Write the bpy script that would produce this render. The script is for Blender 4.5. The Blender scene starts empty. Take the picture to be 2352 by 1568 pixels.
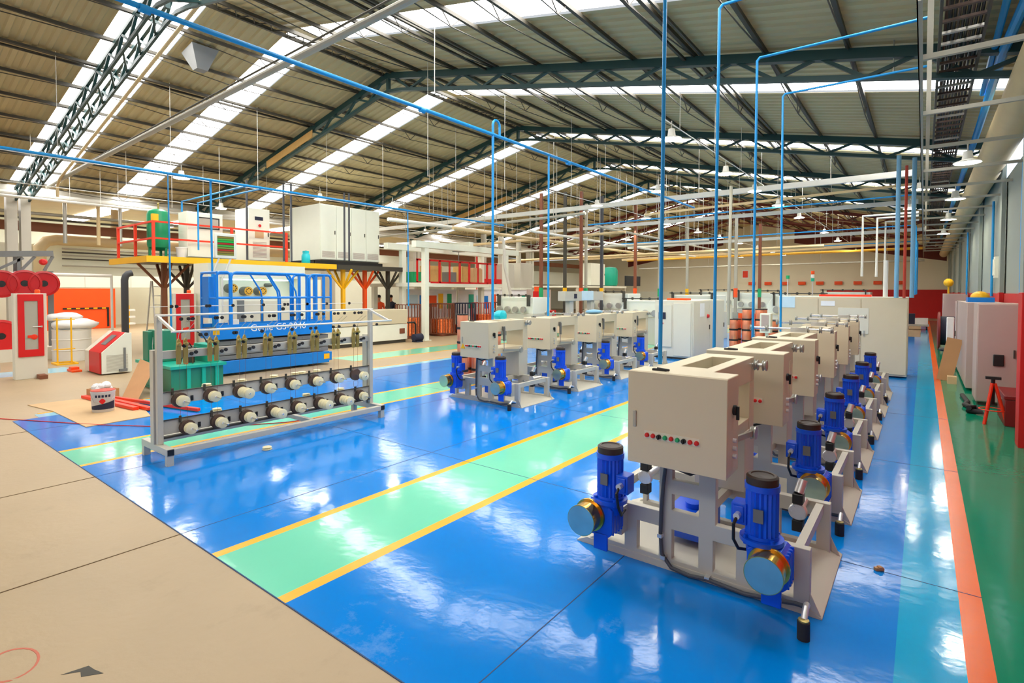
import bpy, bmesh, math, random
from mathutils import Vector, Matrix
random.seed(7)
S = bpy.context.scene
COL = S.collection
PI = math.pi
ORD = ['first', 'second', 'third', 'fourth', 'fifth', 'sixth', 'seventh', 'eighth', 'ninth', 'tenth', 'eleventh', 'twelfth',
       'thirteenth', 'fourteenth', 'fifteenth', 'sixteenth']

# ------------------------------------------------------------------ materials
def lin(c):
    return tuple((v / 12.92 if v <= 0.04045 else ((v + 0.055) / 1.055) ** 2.4) for v in [x / 255.0 for x in c])

def mat(name, rgb, rough=0.5, metal=0.0, noise=0.06, scale=3.0, bump=0.0, bscale=40.0, spec=0.5, emit=0.0, coat=0.0):
    m = bpy.data.materials.new(name); m.use_nodes = True
    nt = m.node_tree; p = nt.nodes['Principled BSDF']
    c = lin(rgb)
    p.inputs['Roughness'].default_value = rough
    p.inputs['Metallic'].default_value = metal
    p.inputs['Specular IOR Level'].default_value = spec
    p.inputs['Coat Weight'].default_value = coat
    tc = nt.nodes.new('ShaderNodeTexCoord')
    nz = nt.nodes.new('ShaderNodeTexNoise'); nz.inputs['Scale'].default_value = scale; nz.inputs['Detail'].default_value = 6
    nt.links.new(tc.outputs['Object'], nz.inputs['Vector'])
    mx = nt.nodes.new('ShaderNodeMix'); mx.data_type = 'RGBA'
    mx.inputs[6].default_value = (*[v * (1 - noise * 1.6) for v in c], 1)
    mx.inputs[7].default_value = (*[min(1, v * (1 + noise * 1.6)) for v in c], 1)
    nt.links.new(nz.outputs['Fac'], mx.inputs[0]); nt.links.new(mx.outputs[2], p.inputs['Base Color'])
    if bump:
        n2 = nt.nodes.new('ShaderNodeTexNoise'); n2.inputs['Scale'].default_value = bscale; n2.inputs['Detail'].default_value = 4
        nt.links.new(tc.outputs['Object'], n2.inputs['Vector'])
        b = nt.nodes.new('ShaderNodeBump'); b.inputs['Strength'].default_value = bump; b.inputs['Distance'].default_value = 0.02
        nt.links.new(n2.outputs['Fac'], b.inputs['Height']); nt.links.new(b.outputs['Normal'], p.inputs['Normal'])
    if emit:
        p.inputs['Emission Color'].default_value = (*c, 1); p.inputs['Emission Strength'].default_value = emit
    return m

def floor_mat(name, rgb, scuff=0.35, rough=0.105):
    """epoxy coat: glossy, slightly wavy, with pale scuffed patches"""
    m = mat(name, rgb, rough, 0, 0.05, 1.2, 0.07, 7.0, spec=0.32)
    nt = m.node_tree; p = nt.nodes['Principled BSDF']
    tc = nt.nodes.new('ShaderNodeTexCoord')
    n = nt.nodes.new('ShaderNodeTexNoise'); n.inputs['Scale'].default_value = 0.9; n.inputs['Detail'].default_value = 12; n.inputs['Roughness'].default_value = 0.72
    nt.links.new(tc.outputs['Object'], n.inputs['Vector'])
    r = nt.nodes.new('ShaderNodeValToRGB'); r.color_ramp.elements[0].position = 0.60; r.color_ramp.elements[1].position = 0.80
    nt.links.new(n.outputs['Fac'], r.inputs['Fac'])
    mul = nt.nodes.new('ShaderNodeMath'); mul.operation = 'MULTIPLY'; mul.inputs[1].default_value = scuff
    nt.links.new(r.outputs['Color'], mul.inputs[0])
    mx = nt.nodes.new('ShaderNodeMix'); mx.data_type = 'RGBA'; mx.inputs[7].default_value = (*lin((205, 225, 235)), 1)
    old = p.inputs['Base Color'].links[0].from_socket
    nt.links.new(old, mx.inputs[6]); nt.links.new(mul.outputs[0], mx.inputs[0]); nt.links.new(mx.outputs[2], p.inputs['Base Color'])
    ad = nt.nodes.new('ShaderNodeMath'); ad.operation = 'MULTIPLY_ADD'; ad.inputs[1].default_value = 0.5; ad.inputs[2].default_value = rough
    nt.links.new(mul.outputs[0], ad.inputs[0]); nt.links.new(ad.outputs[0], p.inputs['Roughness'])
    return m

def emis(name, rgb, strength):
    m = bpy.data.materials.new(name); m.use_nodes = True
    nt = m.node_tree; nt.nodes.remove(nt.nodes['Principled BSDF'])
    e = nt.nodes.new('ShaderNodeEmission'); e.inputs[0].default_value = (*lin(rgb), 1); e.inputs[1].default_value = strength
    nt.links.new(e.outputs[0], nt.nodes['Material Output'].inputs[0])
    return m

M = {}
def D(k, *a, **kw): M[k] = mat(k, *a, **kw)
D('cream', (212, 198, 168), 0.38, noise=0.02)
D('cream2', (222, 217, 198), 0.42, noise=0.02)
D('frame_grey', (196, 191, 176), 0.45, noise=0.03)
D('cab_white', (236, 238, 222), 0.4, noise=0.02)
D('cab_grey', (184, 164, 156), 0.45, noise=0.03)
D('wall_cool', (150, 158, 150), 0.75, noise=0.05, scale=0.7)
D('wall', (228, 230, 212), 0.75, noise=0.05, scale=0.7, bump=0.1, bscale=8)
D('wall_far', (236, 230, 206), 0.75, noise=0.05, scale=0.5)
D('wall_red', (196, 16, 12), 0.55)
D('roof', (186, 171, 130), 0.6, noise=0.10, scale=0.8)
D('teal_steel', (22, 62, 62), 0.5, noise=0.08)
D('dark_steel', (62, 58, 48), 0.55, noise=0.1)
D('maroon', (104, 36, 22), 0.6)
D('brown_beam', (128, 74, 44), 0.6)
D('plywood', (205, 165, 98), 0.7, noise=0.08, scale=6)
D('blue_pipe', (10, 145, 215), 0.4)
D('riser_blue', (112, 168, 204), 0.45)
D('grey_pipe', (172, 168, 152), 0.45)
D('white_pipe', (226, 224, 214), 0.45)
D('beige_pipe', (208, 184, 138), 0.5)
D('galv', (178, 176, 168), 0.35, metal=0.6)
D('black', (22, 22, 22), 0.5)
D('rubber', (34, 32, 34), 0.7)
D('cable', (70, 72, 78), 0.55)
D('motor_blue', (2, 84, 226), 0.3, noise=0.04, spec=0.6)
D('fan_cover', (52, 38, 30), 0.45)
D('zinc_yellow', (226, 178, 84), 0.2, metal=0.95, noise=0.10, scale=7)
D('drum_face', (176, 205, 196), 0.22, metal=0.9, noise=0.15, scale=9)
D('steel', (205, 203, 200), 0.25, metal=0.9)
D('alu', (220, 220, 220), 0.35, metal=0.7)
D('red', (214, 16, 18), 0.4)
D('green', (20, 160, 100), 0.4)
D('orange', (255, 84, 10), 0.45)
D('safety_red', (240, 54, 16), 0.45)
D('yellow', (255, 188, 10), 0.45)
D('lift_blue', (0, 128, 222), 0.35)
D('lift_grey', (120, 122, 122), 0.5)
D('machine_green', (40, 130, 100), 0.45)
D('teal_green', (20, 172, 142), 0.4)
D('tank_green', (0, 142, 92), 0.35)
D('cardboard', (190, 142, 96), 0.85, noise=0.06)
D('cardboard2', (206, 172, 128), 0.85, noise=0.06)
D('copper', (232, 122, 66), 0.3, metal=0.85, noise=0.06)
D('copper_pink', (248, 156, 120), 0.35, metal=0.6, noise=0.05)
D('copper_dark', (128, 70, 44), 0.5, noise=0.1)
D('bobbin', (236, 226, 184), 0.5)
D('brake_brown', (86, 66, 56), 0.6)
D('reel_yellow', (232, 178, 60), 0.4)
D('brass', (178, 158, 92), 0.35, metal=0.7)
D('paper', (238, 240, 242), 0.7)
D('pale_blue', (196, 222, 236), 0.6)
D('skin', (206, 150, 118), 0.6)
D('hair', (28, 20, 16), 0.7)
D('navy', (28, 34, 60), 0.7)
D('reel_red', (186, 18, 24), 0.3)
D('dark_red', (120, 14, 14), 0.5)
D('aluminium_dark', (120, 120, 118), 0.4, metal=0.5)
D('bucket', (200, 198, 194), 0.35)
D('cyan_plastic', (20, 190, 205), 0.35)
D('plastic_white', (236, 236, 232), 0.4)
D('red_brown', (190, 60, 40), 0.6)
M['floor_blue'] = floor_mat('floor_blue', (0, 130, 220))
M['floor_mint'] = floor_mat('floor_mint', (118, 214, 180), 0.25)
M['floor_cyan'] = floor_mat('floor_cyan', (6, 168, 216), 0.15)
M['floor_pale'] = floor_mat('floor_pale', (150, 214, 238), 0.2)
M['floor_green'] = floor_mat('floor_green', (4, 130, 96), 0.06)
M['floor_yellow'] = floor_mat('floor_yellow', (255, 178, 0), 0.08, 0.25)
M['floor_orange'] = floor_mat('floor_orange', (226, 92, 0), 0.03, 0.25)
M['joint'] = mat('joint', (12, 60, 110), 0.6)
M['joint_brown'] = mat('joint_brown', (120, 100, 76), 0.8)
M['sky'] = emis('skylight', (255, 252, 248), 13.0)
M['sky_soft'] = emis('window_light', (214, 226, 240), 2.2)
M['lamp'] = emis('lamp', (255, 248, 222), 75.0)
M['tube'] = emis('tube', (235, 255, 245), 6.0)
M['screen'] = None
M['glass'] = mat('glass', (178, 176, 160), 0.15, noise=0.03)

def concrete():
    m = mat('concrete', (176, 154, 120), 0.5, noise=0.10, scale=0.6, bump=0.15, bscale=14)
    nt = m.node_tree; p = nt.nodes['Principled BSDF']
    tc = nt.nodes.new('ShaderNodeTexCoord')
    n = nt.nodes.new('ShaderNodeTexNoise'); n.inputs['Scale'].default_value = 2.6; n.inputs['Detail'].default_value = 10; n.inputs['Roughness'].default_value = 0.7
    nt.links.new(tc.outputs['Object'], n.inputs['Vector'])
    r = nt.nodes.new('ShaderNodeValToRGB'); r.color_ramp.elements[0].position = 0.58; r.color_ramp.elements[1].position = 0.78
    r.color_ramp.elements[1].color = (0.4, 0.4, 0.4, 1)
    nt.links.new(n.outputs['Fac'], r.inputs['Fac'])
    mx = nt.nodes.new('ShaderNodeMix'); mx.data_type = 'RGBA'; mx.inputs[7].default_value = (*lin((146, 128, 98)), 1)
    old = p.inputs['Base Color'].links[0].from_socket
    nt.links.new(old, mx.inputs[6]); nt.links.new(r.outputs['Color'], mx.inputs[0]); nt.links.new(mx.outputs[2], p.inputs['Base Color'])
    return m
M['concrete'] = concrete()

def screen_mat():
    m = bpy.data.materials.new('screen'); m.use_nodes = True
    nt = m.node_tree; nt.nodes.remove(nt.nodes['Principled BSDF'])
    tc = nt.nodes.new('ShaderNodeTexCoord')
    b = nt.nodes.new('ShaderNodeTexBrick'); b.inputs['Scale'].default_value = 9.0
    b.inputs['Color1'].default_value = (0.02, 0.55, 0.10, 1); b.inputs['Color2'].default_value = (0.45, 0.05, 0.04, 1); b.inputs['Mortar'].default_value = (0.02, 0.03, 0.03, 1)
    b.inputs['Mortar Size'].default_value = 0.05
    mp = nt.nodes.new('ShaderNodeMapping'); mp.inputs['Rotation'].default_value = (PI / 2, 0, PI / 2)
    nt.links.new(tc.outputs['Object'], mp.inputs[0]); nt.links.new(mp.outputs[0], b.inputs['Vector'])
    e = nt.nodes.new('ShaderNodeEmission'); nt.links.new(b.outputs['Color'], e.inputs[0]); e.inputs[1].default_value = 0.9
    nt.links.new(e.outputs[0], nt.nodes['Material Output'].inputs[0])
    return m
M['screen'] = screen_mat()

# ------------------------------------------------------------------ geometry
class MB:
    def __init__(s): s.v = []; s.f = []; s.m = []
    def add(s, vs, fs, mi=0):
        o = len(s.v); s.v += [tuple(v) for v in vs]; s.f += [tuple(i + o for i in f) for f in fs]; s.m += [mi] * len(fs); return s
    def box(s, x0, x1, y0, y1, z0, z1, mi=0):
        vs = [(x, y, z) for x in (x0, x1) for y in (y0, y1) for z in (z0, z1)]
        return s.add(vs, [(0, 1, 3, 2), (4, 6, 7, 5), (0, 4, 5, 1), (2, 3, 7, 6), (0, 2, 6, 4), (1, 5, 7, 3)], mi)
    def bar(s, a, b, w, h=None, mi=0):
        a = Vector(a); b = Vector(b); h = h or w; d = (b - a)
        if d.length < 1e-6: return s
        d.normalize(); up = Vector((0, 0, 1)) if abs(d.z) < 0.95 else Vector((0, 1, 0))
        u = d.cross(up).normalized(); w2 = u.cross(d).normalized()
        vs = []
        for p in (a, b):
            for i, j in ((-1, -1), (1, -1), (1, 1), (-1, 1)): vs.append(p + u * (i * w / 2) + w2 * (j * h / 2))
        return s.add(vs, [(3, 2, 1, 0), (4, 5, 6, 7), (0, 1, 5, 4), (1, 2, 6, 5), (2, 3, 7, 6), (3, 0, 4, 7)], mi)
    def tube(s, pts, r, n=8, mi=0, closed=False):
        P = [Vector(p) for p in pts]; k = len(P); rings = []; u = None
        rs = r if isinstance(r, (list, tuple)) else [r] * k
        for i in range(k):
            if closed: t = (P[(i + 1) % k] - P[i - 1])
            elif i == 0: t = P[1] - P[0]
            elif i == k - 1: t = P[-1] - P[-2]
            else: t = (P[i] - P[i - 1]).normalized() + (P[i + 1] - P[i]).normalized()
            t = t.normalized() if t.length > 1e-9 else Vector((0, 0, 1))
            if u is None: u = t.orthogonal().normalized()
            u = (u - t * u.dot(t)); u = u.normalized() if u.length > 1e-6 else t.orthogonal().normalized()
            w = t.cross(u)
            rings.append([P[i] + (u * math.cos(2 * PI * j / n) + w * math.sin(2 * PI * j / n)) * rs[i] for j in range(n)])
        vs = [p for q in rings for p in q]; fs = []
        for i in range(k if closed else k - 1):
            for j in range(n):
                i2 = (i + 1) % k
                fs.append((i * n + j, i * n + (j + 1) % n, i2 * n + (j + 1) % n, i2 * n + j))
        if not closed:
            fs.append(tuple(range(n))[::-1]); fs.append(tuple((k - 1) * n + j for j in range(n)))
        return s.add(vs, fs, mi)
    def cyl(s, a, b, r, r2=None, n=16, mi=0): return s.tube([a, b], [r, r if r2 is None else r2], n, mi)
    def lathe(s, prof, o=(0, 0, 0), ax='z', n=24, mi=0):
        """prof: (radius, height) pairs along the axis"""
        vs = []; o = Vector(o)
        for r, h in prof:
            for j in range(n):
                c, q = r * math.cos(2 * PI * j / n), r * math.sin(2 * PI * j / n)
                vs.append(o + Vector({'z': (c, q, h), 'y': (q, h, c), 'x': (h, c, q)}[ax]))
        fs = [(i * n + j, i * n + (j + 1) % n, (i + 1) * n + (j + 1) % n, (i + 1) * n + j) for i in range(len(prof) - 1) for j in range(n)]
        fs += [tuple(range(n))[::-1], tuple((len(prof) - 1) * n + j for j in range(n))]
        return s.add(vs, fs, mi)
    def prism(s, poly, a0, a1, pl='xz', mi=0):
        f = {'xz': lambda p, a: (p[0], a, p[1]), 'yz': lambda p, a: (a, p[0], p[1]), 'xy': lambda p, a: (p[0], p[1], a)}[pl]
        n = len(poly); vs = [f(p, a0) for p in poly] + [f(p, a1) for p in poly]
        return s.add(vs, [tuple(range(n)), tuple(range(2 * n - 1, n - 1, -1))] + [(i, i + n, (i + 1) % n + n, (i + 1) % n) for i in range(n)], mi)
    def cells(s, us, ws, fill, a0, a1, pl='xz', mi=0):
        """welded plate of the filled cells of a grid (windows are empty cells)"""
        f = {'xz': lambda u, w, a: (u, a, w), 'yz': lambda u, w, a: (a, u, w), 'xy': lambda u, w, a: (u, w, a)}[pl]
        idx = {}; vs = []; fs = []
        def g(i, j, k):
            if (i, j, k) not in idx: idx[i, j, k] = len(vs); vs.append(f(us[i], ws[j], (a0, a1)[k]))
            return idx[i, j, k]
        F = lambda i, j: 0 <= i < len(us) - 1 and 0 <= j < len(ws) - 1 and fill(i, j)
        for i in range(len(us) - 1):
            for j in range(len(ws) - 1):
                if not F(i, j): continue
                fs.append((g(i, j, 0), g(i + 1, j, 0), g(i + 1, j + 1, 0), g(i, j + 1, 0)))
                fs.append((g(i, j, 1), g(i, j + 1, 1), g(i + 1, j + 1, 1), g(i + 1, j, 1)))
                for (di, dj, p, q) in ((-1, 0, (i, j), (i, j + 1)), (1, 0, (i + 1, j), (i + 1, j + 1)), (0, -1, (i, j), (i + 1, j)), (0, 1, (i, j + 1), (i + 1, j + 1))):
                    if not F(i + di, j + dj): fs.append((g(*p, 0), g(*q, 0), g(*q, 1), g(*p, 1)))
        return s.add(vs, fs, mi)
    def sphere(s, c, r, n=16, m=10, sc=(1, 1, 1), mi=0):
        vs = []; c = Vector(c)
        for i in range(1, m):
            for j in range(n):
                a = PI * i / m; b = 2 * PI * j / n
                vs.append(c + Vector((r * sc[0] * math.sin(a) * math.cos(b), r * sc[1] * math.sin(a) * math.sin(b), r * sc[2] * math.cos(a))))
        vs += [c + Vector((0, 0, r * sc[2])), c - Vector((0, 0, r * sc[2]))]; T = len(vs) - 2
        fs = [(i * n + j, (i + 1) * n + j, (i + 1) * n + (j + 1) % n, i * n + (j + 1) % n) for i in range(m - 2) for j in range(n)]
        fs += [(T, j, (j + 1) % n) for j in range(n)] + [(T + 1, (m - 2) * n + (j + 1) % n, (m - 2) * n + j) for j in range(n)]
        return s.add(vs, fs, mi)
    def build(s, name, m, parent=None, loc=(0, 0, 0), bev=0.0, rot=None, seg=2, angle=35):
        me = bpy.data.meshes.new(name); me.from_pydata(s.v, [], s.f)
        ms = m if isinstance(m, (list, tuple)) else [m]
        for q in ms: me.materials.append(M[q] if isinstance(q, str) else q)
        if len(ms) > 1: me.polygons.foreach_set('material_index', s.m)
        b = bmesh.new(); b.from_mesh(me); bmesh.ops.recalc_face_normals(b, faces=b.faces); b.to_mesh(me); b.free()
        me.polygons.foreach_set('use_smooth', [True] * len(me.polygons)); me.set_sharp_from_angle(angle=math.radians(angle)); me.update()
        o = bpy.data.objects.new(name, me); COL.objects.link(o); o.location = loc
        if rot: o.rotation_euler = rot
        if parent: o.parent = parent
        if bev:
            w = o.modifiers.new('edge', 'BEVEL'); w.width = bev; w.segments = seg; w.limit_method = 'ANGLE'; w.angle_limit = math.radians(40)
        return o

def tag(o, label, cat, group=None, kind=None):
    o['label'] = label; o['category'] = cat
    if group: o['group'] = group
    if kind: o['kind'] = kind
    return o
def thing(name, label, cat, loc=(0, 0, 0), rz=0.0, group=None):
    o = bpy.data.objects.new(name, None); COL.objects.link(o); o.location = loc; o.rotation_euler = (0, 0, rz); o.empty_display_size = 0.1
    return tag(o, label, cat, group)
KIDS = {}
def kids(o): return [c for c in list(o.children)]
def dup(o, loc=None, rz=None, label=None, parent=None):
    c = o.copy(); COL.objects.link(c)
    if parent: c.parent = parent
    if loc is not None: c.location = loc
    if rz is not None: c.rotation_euler = (0, 0, rz)
    if label: c['label'] = label
    for k in kids(o): dup(k, parent=c)
    return c
def struct(o): o['kind'] = 'structure'; return o

# ------------------------------------------------------------------ the setting: long axis Y, ridge at x=-12, camera at the origin
XR, XRIDGE, XE, XL = 1.42, -12.0, -24.6, -37.0
Y0, Y1 = -9.0, 52.0
ZR, SL = 8.18, 0.21
def roof_z(x): return ZR - SL * abs(x - XRIDGE)
b = MB(); b.box(XL, XR, Y0, Y1, -0.12, 0.0); struct(b.build('floor', 'concrete'))
TR = [0]
def trim(mb, m, **k):
    TR[0] += 1
    return struct(mb.build('trim_%d' % TR[0], m, **k))
def paint(x0, x1, y0, y1, m, z=0.003):
    b = MB(); b.box(x0, x1, y0, y1, -0.002, z); trim(b, m)
EY = 1.79
paint(-10.95, -8.46, EY, 30, 'floor_blue'); paint(-7.52, -4.25, EY, 30, 'floor_blue'); paint(-3.20, -0.09, EY, 30, 'floor_blue')
paint(-8.38, -7.60, EY, 34, 'floor_mint'); paint(-4.16, -3.30, EY, 34, 'floor_mint')
for x in (-8.46, -7.60): paint(x, x + 0.08, EY, 34, 'floor_yellow')
for x in (-4.25, -3.30): paint(x, x + (0.09 if x < -4 else 0.10), EY, 34, 'floor_yellow')
paint(-11.25, -10.95, 2.1, 30, 'floor_pale'); paint(-11.33, -11.25, 2.15, 30, 'floor_yellow')
paint(-0.09, 0.215, -4, 44, 'floor_cyan'); paint(0.215, 0.335, -4, 48, 'floor_orange'); paint(0.335, XR, -4, 48, 'floor_green')
paint(-13.9, -12.75, 9.3, 34, 'floor_mint'); paint(-13.98, -13.9, 9.3, 34, 'floor_yellow'); paint(-12.75, -12.67, 9.3, 34, 'floor_yellow')
paint(-17.6, -16.6, 1.2, 3.9, 'floor_pale')
def joint(x0, x1, y0, y1, m='joint'):
    b = MB(); b.box(x0, x1, y0, y1, -0.001, 0.0042); trim(b, m)
for x in (-1.765, -4.8, -7.0, -10.0):
    joint(x, x + 0.007, EY, 30); joint(x, x + 0.007, -6, EY - 0.003, 'joint_brown')
for y in (4.612, 7.7, 10.8, 13.9): joint(-10.9, 0.335, y, y + 0.007)
joint(-10.9, 0, EY - 0.004, EY + 0.004)
for y in (-1.5, ): joint(XE, -0.1, y, y + 0.008, 'joint_brown')

# walls
def wall_box(name, x0, x1, y0, y1, z0, z1, m): b = MB(); b.box(x0, x1, y0, y1, z0, z1); return struct(b.build(name, m))
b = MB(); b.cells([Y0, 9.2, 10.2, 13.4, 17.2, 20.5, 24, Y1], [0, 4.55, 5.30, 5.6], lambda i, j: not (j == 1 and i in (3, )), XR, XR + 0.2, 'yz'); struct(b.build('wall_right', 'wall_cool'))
b = MB(); b.box(XR + 0.05, XR + 0.07, 13.4, 17.2, 4.55, 5.30); struct(b.build('window_1', 'sky_soft'))
b = MB(); b.prism([(XL, 0), (XR, 0), (XR, roof_z(XR)), (XRIDGE, ZR), (XE, roof_z(XE)), (XL, roof_z(XE))], Y1, Y1 + 0.2); struct(b.build('wall_far', 'wall_far'))
wall_box('wall_left', XL - 0.2, XL, Y0, Y1, 0, 5.7, 'wall')
b = MB(); b.box(XR - 0.03, XR, Y0, Y1, 0.0, 1.98); trim(b, 'wall_red')
b = MB(); b.box(-6.5, XR - 0.03, Y1 - 0.03, Y1, 0.0, 2.2); trim(b, 'wall_red')
b = MB(); b.box(-36, -14, Y1 - 0.02, Y1, 0.0, 2.0); trim(b, 'cab_white')
b = MB(); b.prism([(XRIDGE + 3, roof_z(XRIDGE + 3) - 0.15), (XR - 0.1, roof_z(XR) - 0.1), (XR - 0.1, roof_z(XR) - 1.0), (XRIDGE + 3, roof_z(XRIDGE + 3) - 1.3)], Y1 - 0.06, Y1 - 0.01); trim(b, 'maroon')
b = MB(); b.prism([(XE, roof_z(XE) - 0.15), (XRIDGE - 3, roof_z(XRIDGE - 3) - 0.15), (XRIDGE - 3, roof_z(XRIDGE - 3) - 1.2), (XE, roof_z(XE) - 1.0)], Y1 - 0.06, Y1 - 0.01); trim(b, 'maroon')
# wall columns along the right wall, feet painted red
for k, y in enumerate((3.6, 9.4, 15.9, 21.9, 27.9, 33.9, 39.9, 45.9)):
    d = 0.42 if k < 2 else 0.10
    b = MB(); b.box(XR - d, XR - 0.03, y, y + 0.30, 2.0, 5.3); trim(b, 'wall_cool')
    b = MB(); b.box(XR - d - 0.006, XR - 0.03, y - 0.006, y + 0.306, 0.0, 2.0); trim(b, 'wall_red', bev=0.006)
# ceiling: corrugated sheets between the skylight strips
SKY = [(-3.6, -2.6), (4.0, 5.25), (6.98, 7.82), (11.72, 12.45), (17.35, 18.1), (23.65, 24.5), (29.7, 30.5), (35.7, 36.5), (41.7, 42.5)]
def sheet(side):
    x_out = XR + 0.1 if side > 0 else XE
    b = MB(); y = Y0; cuts = []
    for a, c in SKY: cuts.append((y, a)); y = c
    cuts.append((y, Y1))
    for a, c in cuts:
        n = max(2, int((c - a) / 0.24)); ys = []; zs = []
        for i in range(n):
            t0 = a + (c - a) * i / n; w = (c - a) / n
            for q, h in ((0, 0.0), (0.30, 0.0), (0.42, 0.035), (0.83, 0.035), (0.96, 0.0)): ys.append(t0 + q * w); zs.append(h)
        ys.append(c); zs.append(0.0); vs = []
        for yy, hh in zip(ys, zs):
            vs.append((XRIDGE, yy, ZR + hh)); vs.append((x_out, yy, roof_z(x_out) + hh))
        fs = [(2 * i, 2 * i + 1, 2 * i + 3, 2 * i + 2) for i in range(len(ys) - 1)]
        b.add(vs, fs)
    me = b.build('ceiling', 'roof'); struct(me)
sheet(1); sheet(-1)
W = [1]
for a, c in SKY:
    for side in (1, -1):
        W[0] += 1
        xo = XR - 0.35 if side > 0 else XE + 0.3
        if a > 29 and side > 0: xo = -2.2
        b = MB(); b.add([(XRIDGE + side * 0.22, a - 0.01, roof_z(XRIDGE + side * 0.22) + 0.05), (XRIDGE + side * 0.22, c + 0.01, roof_z(XRIDGE + side * 0.22) + 0.05), (xo, c + 0.01, roof_z(xo) + 0.05), (xo, a - 0.01, roof_z(xo) + 0.05),
               (XRIDGE + side * 0.22, a - 0.01, roof_z(XRIDGE + side * 0.22) + 0.07), (XRIDGE + side * 0.22, c + 0.01, roof_z(XRIDGE + side * 0.22) + 0.07), (xo, c + 0.01, roof_z(xo) + 0.07), (xo, a - 0.01, roof_z(xo) + 0.07)],
              [(0, 1, 2, 3), (7, 6, 5, 4), (0, 4, 5, 1), (1, 5, 6, 2), (2, 6, 7, 3), (3, 7, 4, 0)])
        struct(b.build('window_%d' % W[0], 'sky'))
b = MB(); b.box(XRIDGE - 0.45, XRIDGE + 0.45, Y0, Y1, ZR + 0.03, ZR + 0.06); struct(b.build('ceiling', 'roof'))
# second nave behind the left eave, flat dark roof
b = MB(); b.box(XL, XE, Y0, Y1, 5.75, 5.85); struct(b.build('ceiling', 'roof'))
for y in (3.0, 8.0, 12.0, 17.0, 22.0, 28.0):
    W[0] += 1; b = MB(); b.box(XL + 1, XE - 1.5, y, y + 0.9, 5.70, 5.745); struct(b.build('window_%d' % W[0], 'sky'))
b = MB(); b.box(XE - 0.35, XE + 0.1, Y0, Y1, 5.25, 5.55); trim(b, 'white_pipe')
b = MB(); b.box(-26.2, -26.0, Y0, Y1, 4.16, 4.5); trim(b, 'brown_beam')
b = MB(); b.box(-27.0, -26.9, Y0, Y1, 2.6, 3.75); trim(b, 'wall')
for y in (3.95, 9.95, 15.95, 21.95, 27.95, 33.95):
    b = MB(); b.box(-24.75, -24.4, y, y + 0.28, 0, 5.3); b.box(-24.75, -24.4, y + 0.36, y + 0.62, 0, 5.3); trim(b, 'frame_grey')

# ------------------------------------------------------------------ roof steel
def truss(y, steel, name, label, heavy=1.0, planes=(0.0,)):
    t = thing(name, label, 'truss', (0, y, 0), 0, 'roof trusses')
    w = 0.13 * heavy if len(planes) == 1 else 0.07
    for sgn, xo in ((1, XR - 0.1), (-1, XE + 0.2)):
        off = 0.17; xi = XRIDGE + sgn * 0.55; L = abs(xo - XRIDGE); n = 10 if len(planes) == 1 else 14
        for dy in planes:
            b = MB(); b.bar((XRIDGE, dy, ZR - off), (xo, dy, roof_z(xo) - off), w, 0.16 if len(planes) == 1 else 0.09); b.build('top_chord', steel, t)
            b = MB(); b.bar((XRIDGE, dy, ZR - 0.60), (xi, dy, roof_z(xi) - 0.55), w * 0.8, 0.08); b.bar((xi, dy, roof_z(xi) - 0.55), (xo, dy, roof_z(xo) - 0.53), w * 0.8, 0.08); b.build('bottom_chord', steel, t)
            for i in range(n):
                x0, x1, x2 = [XRIDGE + sgn * (0.25 + (L - 0.4) * (i + f) / n) for f in (0, 0.5, 1)]
                b = MB(); b.bar((x0, dy, roof_z(x0) - 0.2), (x1, dy, roof_z(x1) - 0.53), 0.06, 0.055); b.build('web_diagonal', steel, t)
                b = MB(); b.bar((x1, dy, roof_z(x1) - 0.53), (x2, dy, roof_z(x2) - 0.2), 0.06, 0.055); b.build('web_diagonal', steel, t)
        if len(planes) > 1:
            for i in range(n):
                x0, x1 = [XRIDGE + sgn * (0.25 + (L - 0.4) * (i + f) / n) for f in (0, 1)]
                b = MB(); b.bar((x0, planes[0], roof_z(x0) - 0.53), (x1, planes[1], roof_z(x1) - 0.53), 0.04, 0.04); b.build('cross_lacing', steel, t)
    b = MB(); b.bar((XRIDGE, 0, ZR - 0.2), (XRIDGE, 0, ZR - 0.60), 0.09, 0.09); b.build('king_post', steel, t)
    return t
TY = [4.36, 9.9, 15.95, 21.75, 27.8, 33.8, 39.8, 45.8]
for k, y in enumerate(TY):
    truss(y, 'teal_steel' if k < 5 else 'maroon', 'roof_truss', ('teal steel roof truss, %s from the camera, spanning the hall from eave to eave' if k < 5 else 'dark red steel roof truss, %s from the camera, deep in the hall') % ORD[k], 1.0 if k < 5 else 1.6, (-0.17, 0.17) if k == 0 else (0.0,))
for (y, xa, xb, lab) in ((9.9, -18.5, -15.65, 'tan plywood panel filling part of the second roof truss above the white cabinets'),
                         (21.75, -21.9, -17.0, 'tan plywood panel filling part of the fourth roof truss, low near the eave')):
    b = MB(); b.prism([(xa, roof_z(xa) - 0.26), (xb, roof_z(xb) - 0.26), (xb, roof_z(xb) - 0.5), (xa, roof_z(xa) - 0.5)], y - 0.1, y - 0.075)
    tag(b.build('plywood_panel', 'plywood'), lab, 'panel', 'plywood truss panels')
PX = [(-13.3, -1), (-14.5, -1), (-15.7, -1), (-16.9, -1), (-18.05, -1), (-19.22, -1), (-20.4, -1), (-21.6, -1), (-22.8, -1), (-24.0, -1),
      (-10.75, 1), (-9.45, 1), (-8.2, 1), (-6.9, 1), (-5.75, 1), (-4.6, 1), (-3.4, 1), (-2.2, 1), (-1.0, 1), (0.2, 1)]
cnt = {1: 0, -1: 0}
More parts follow.
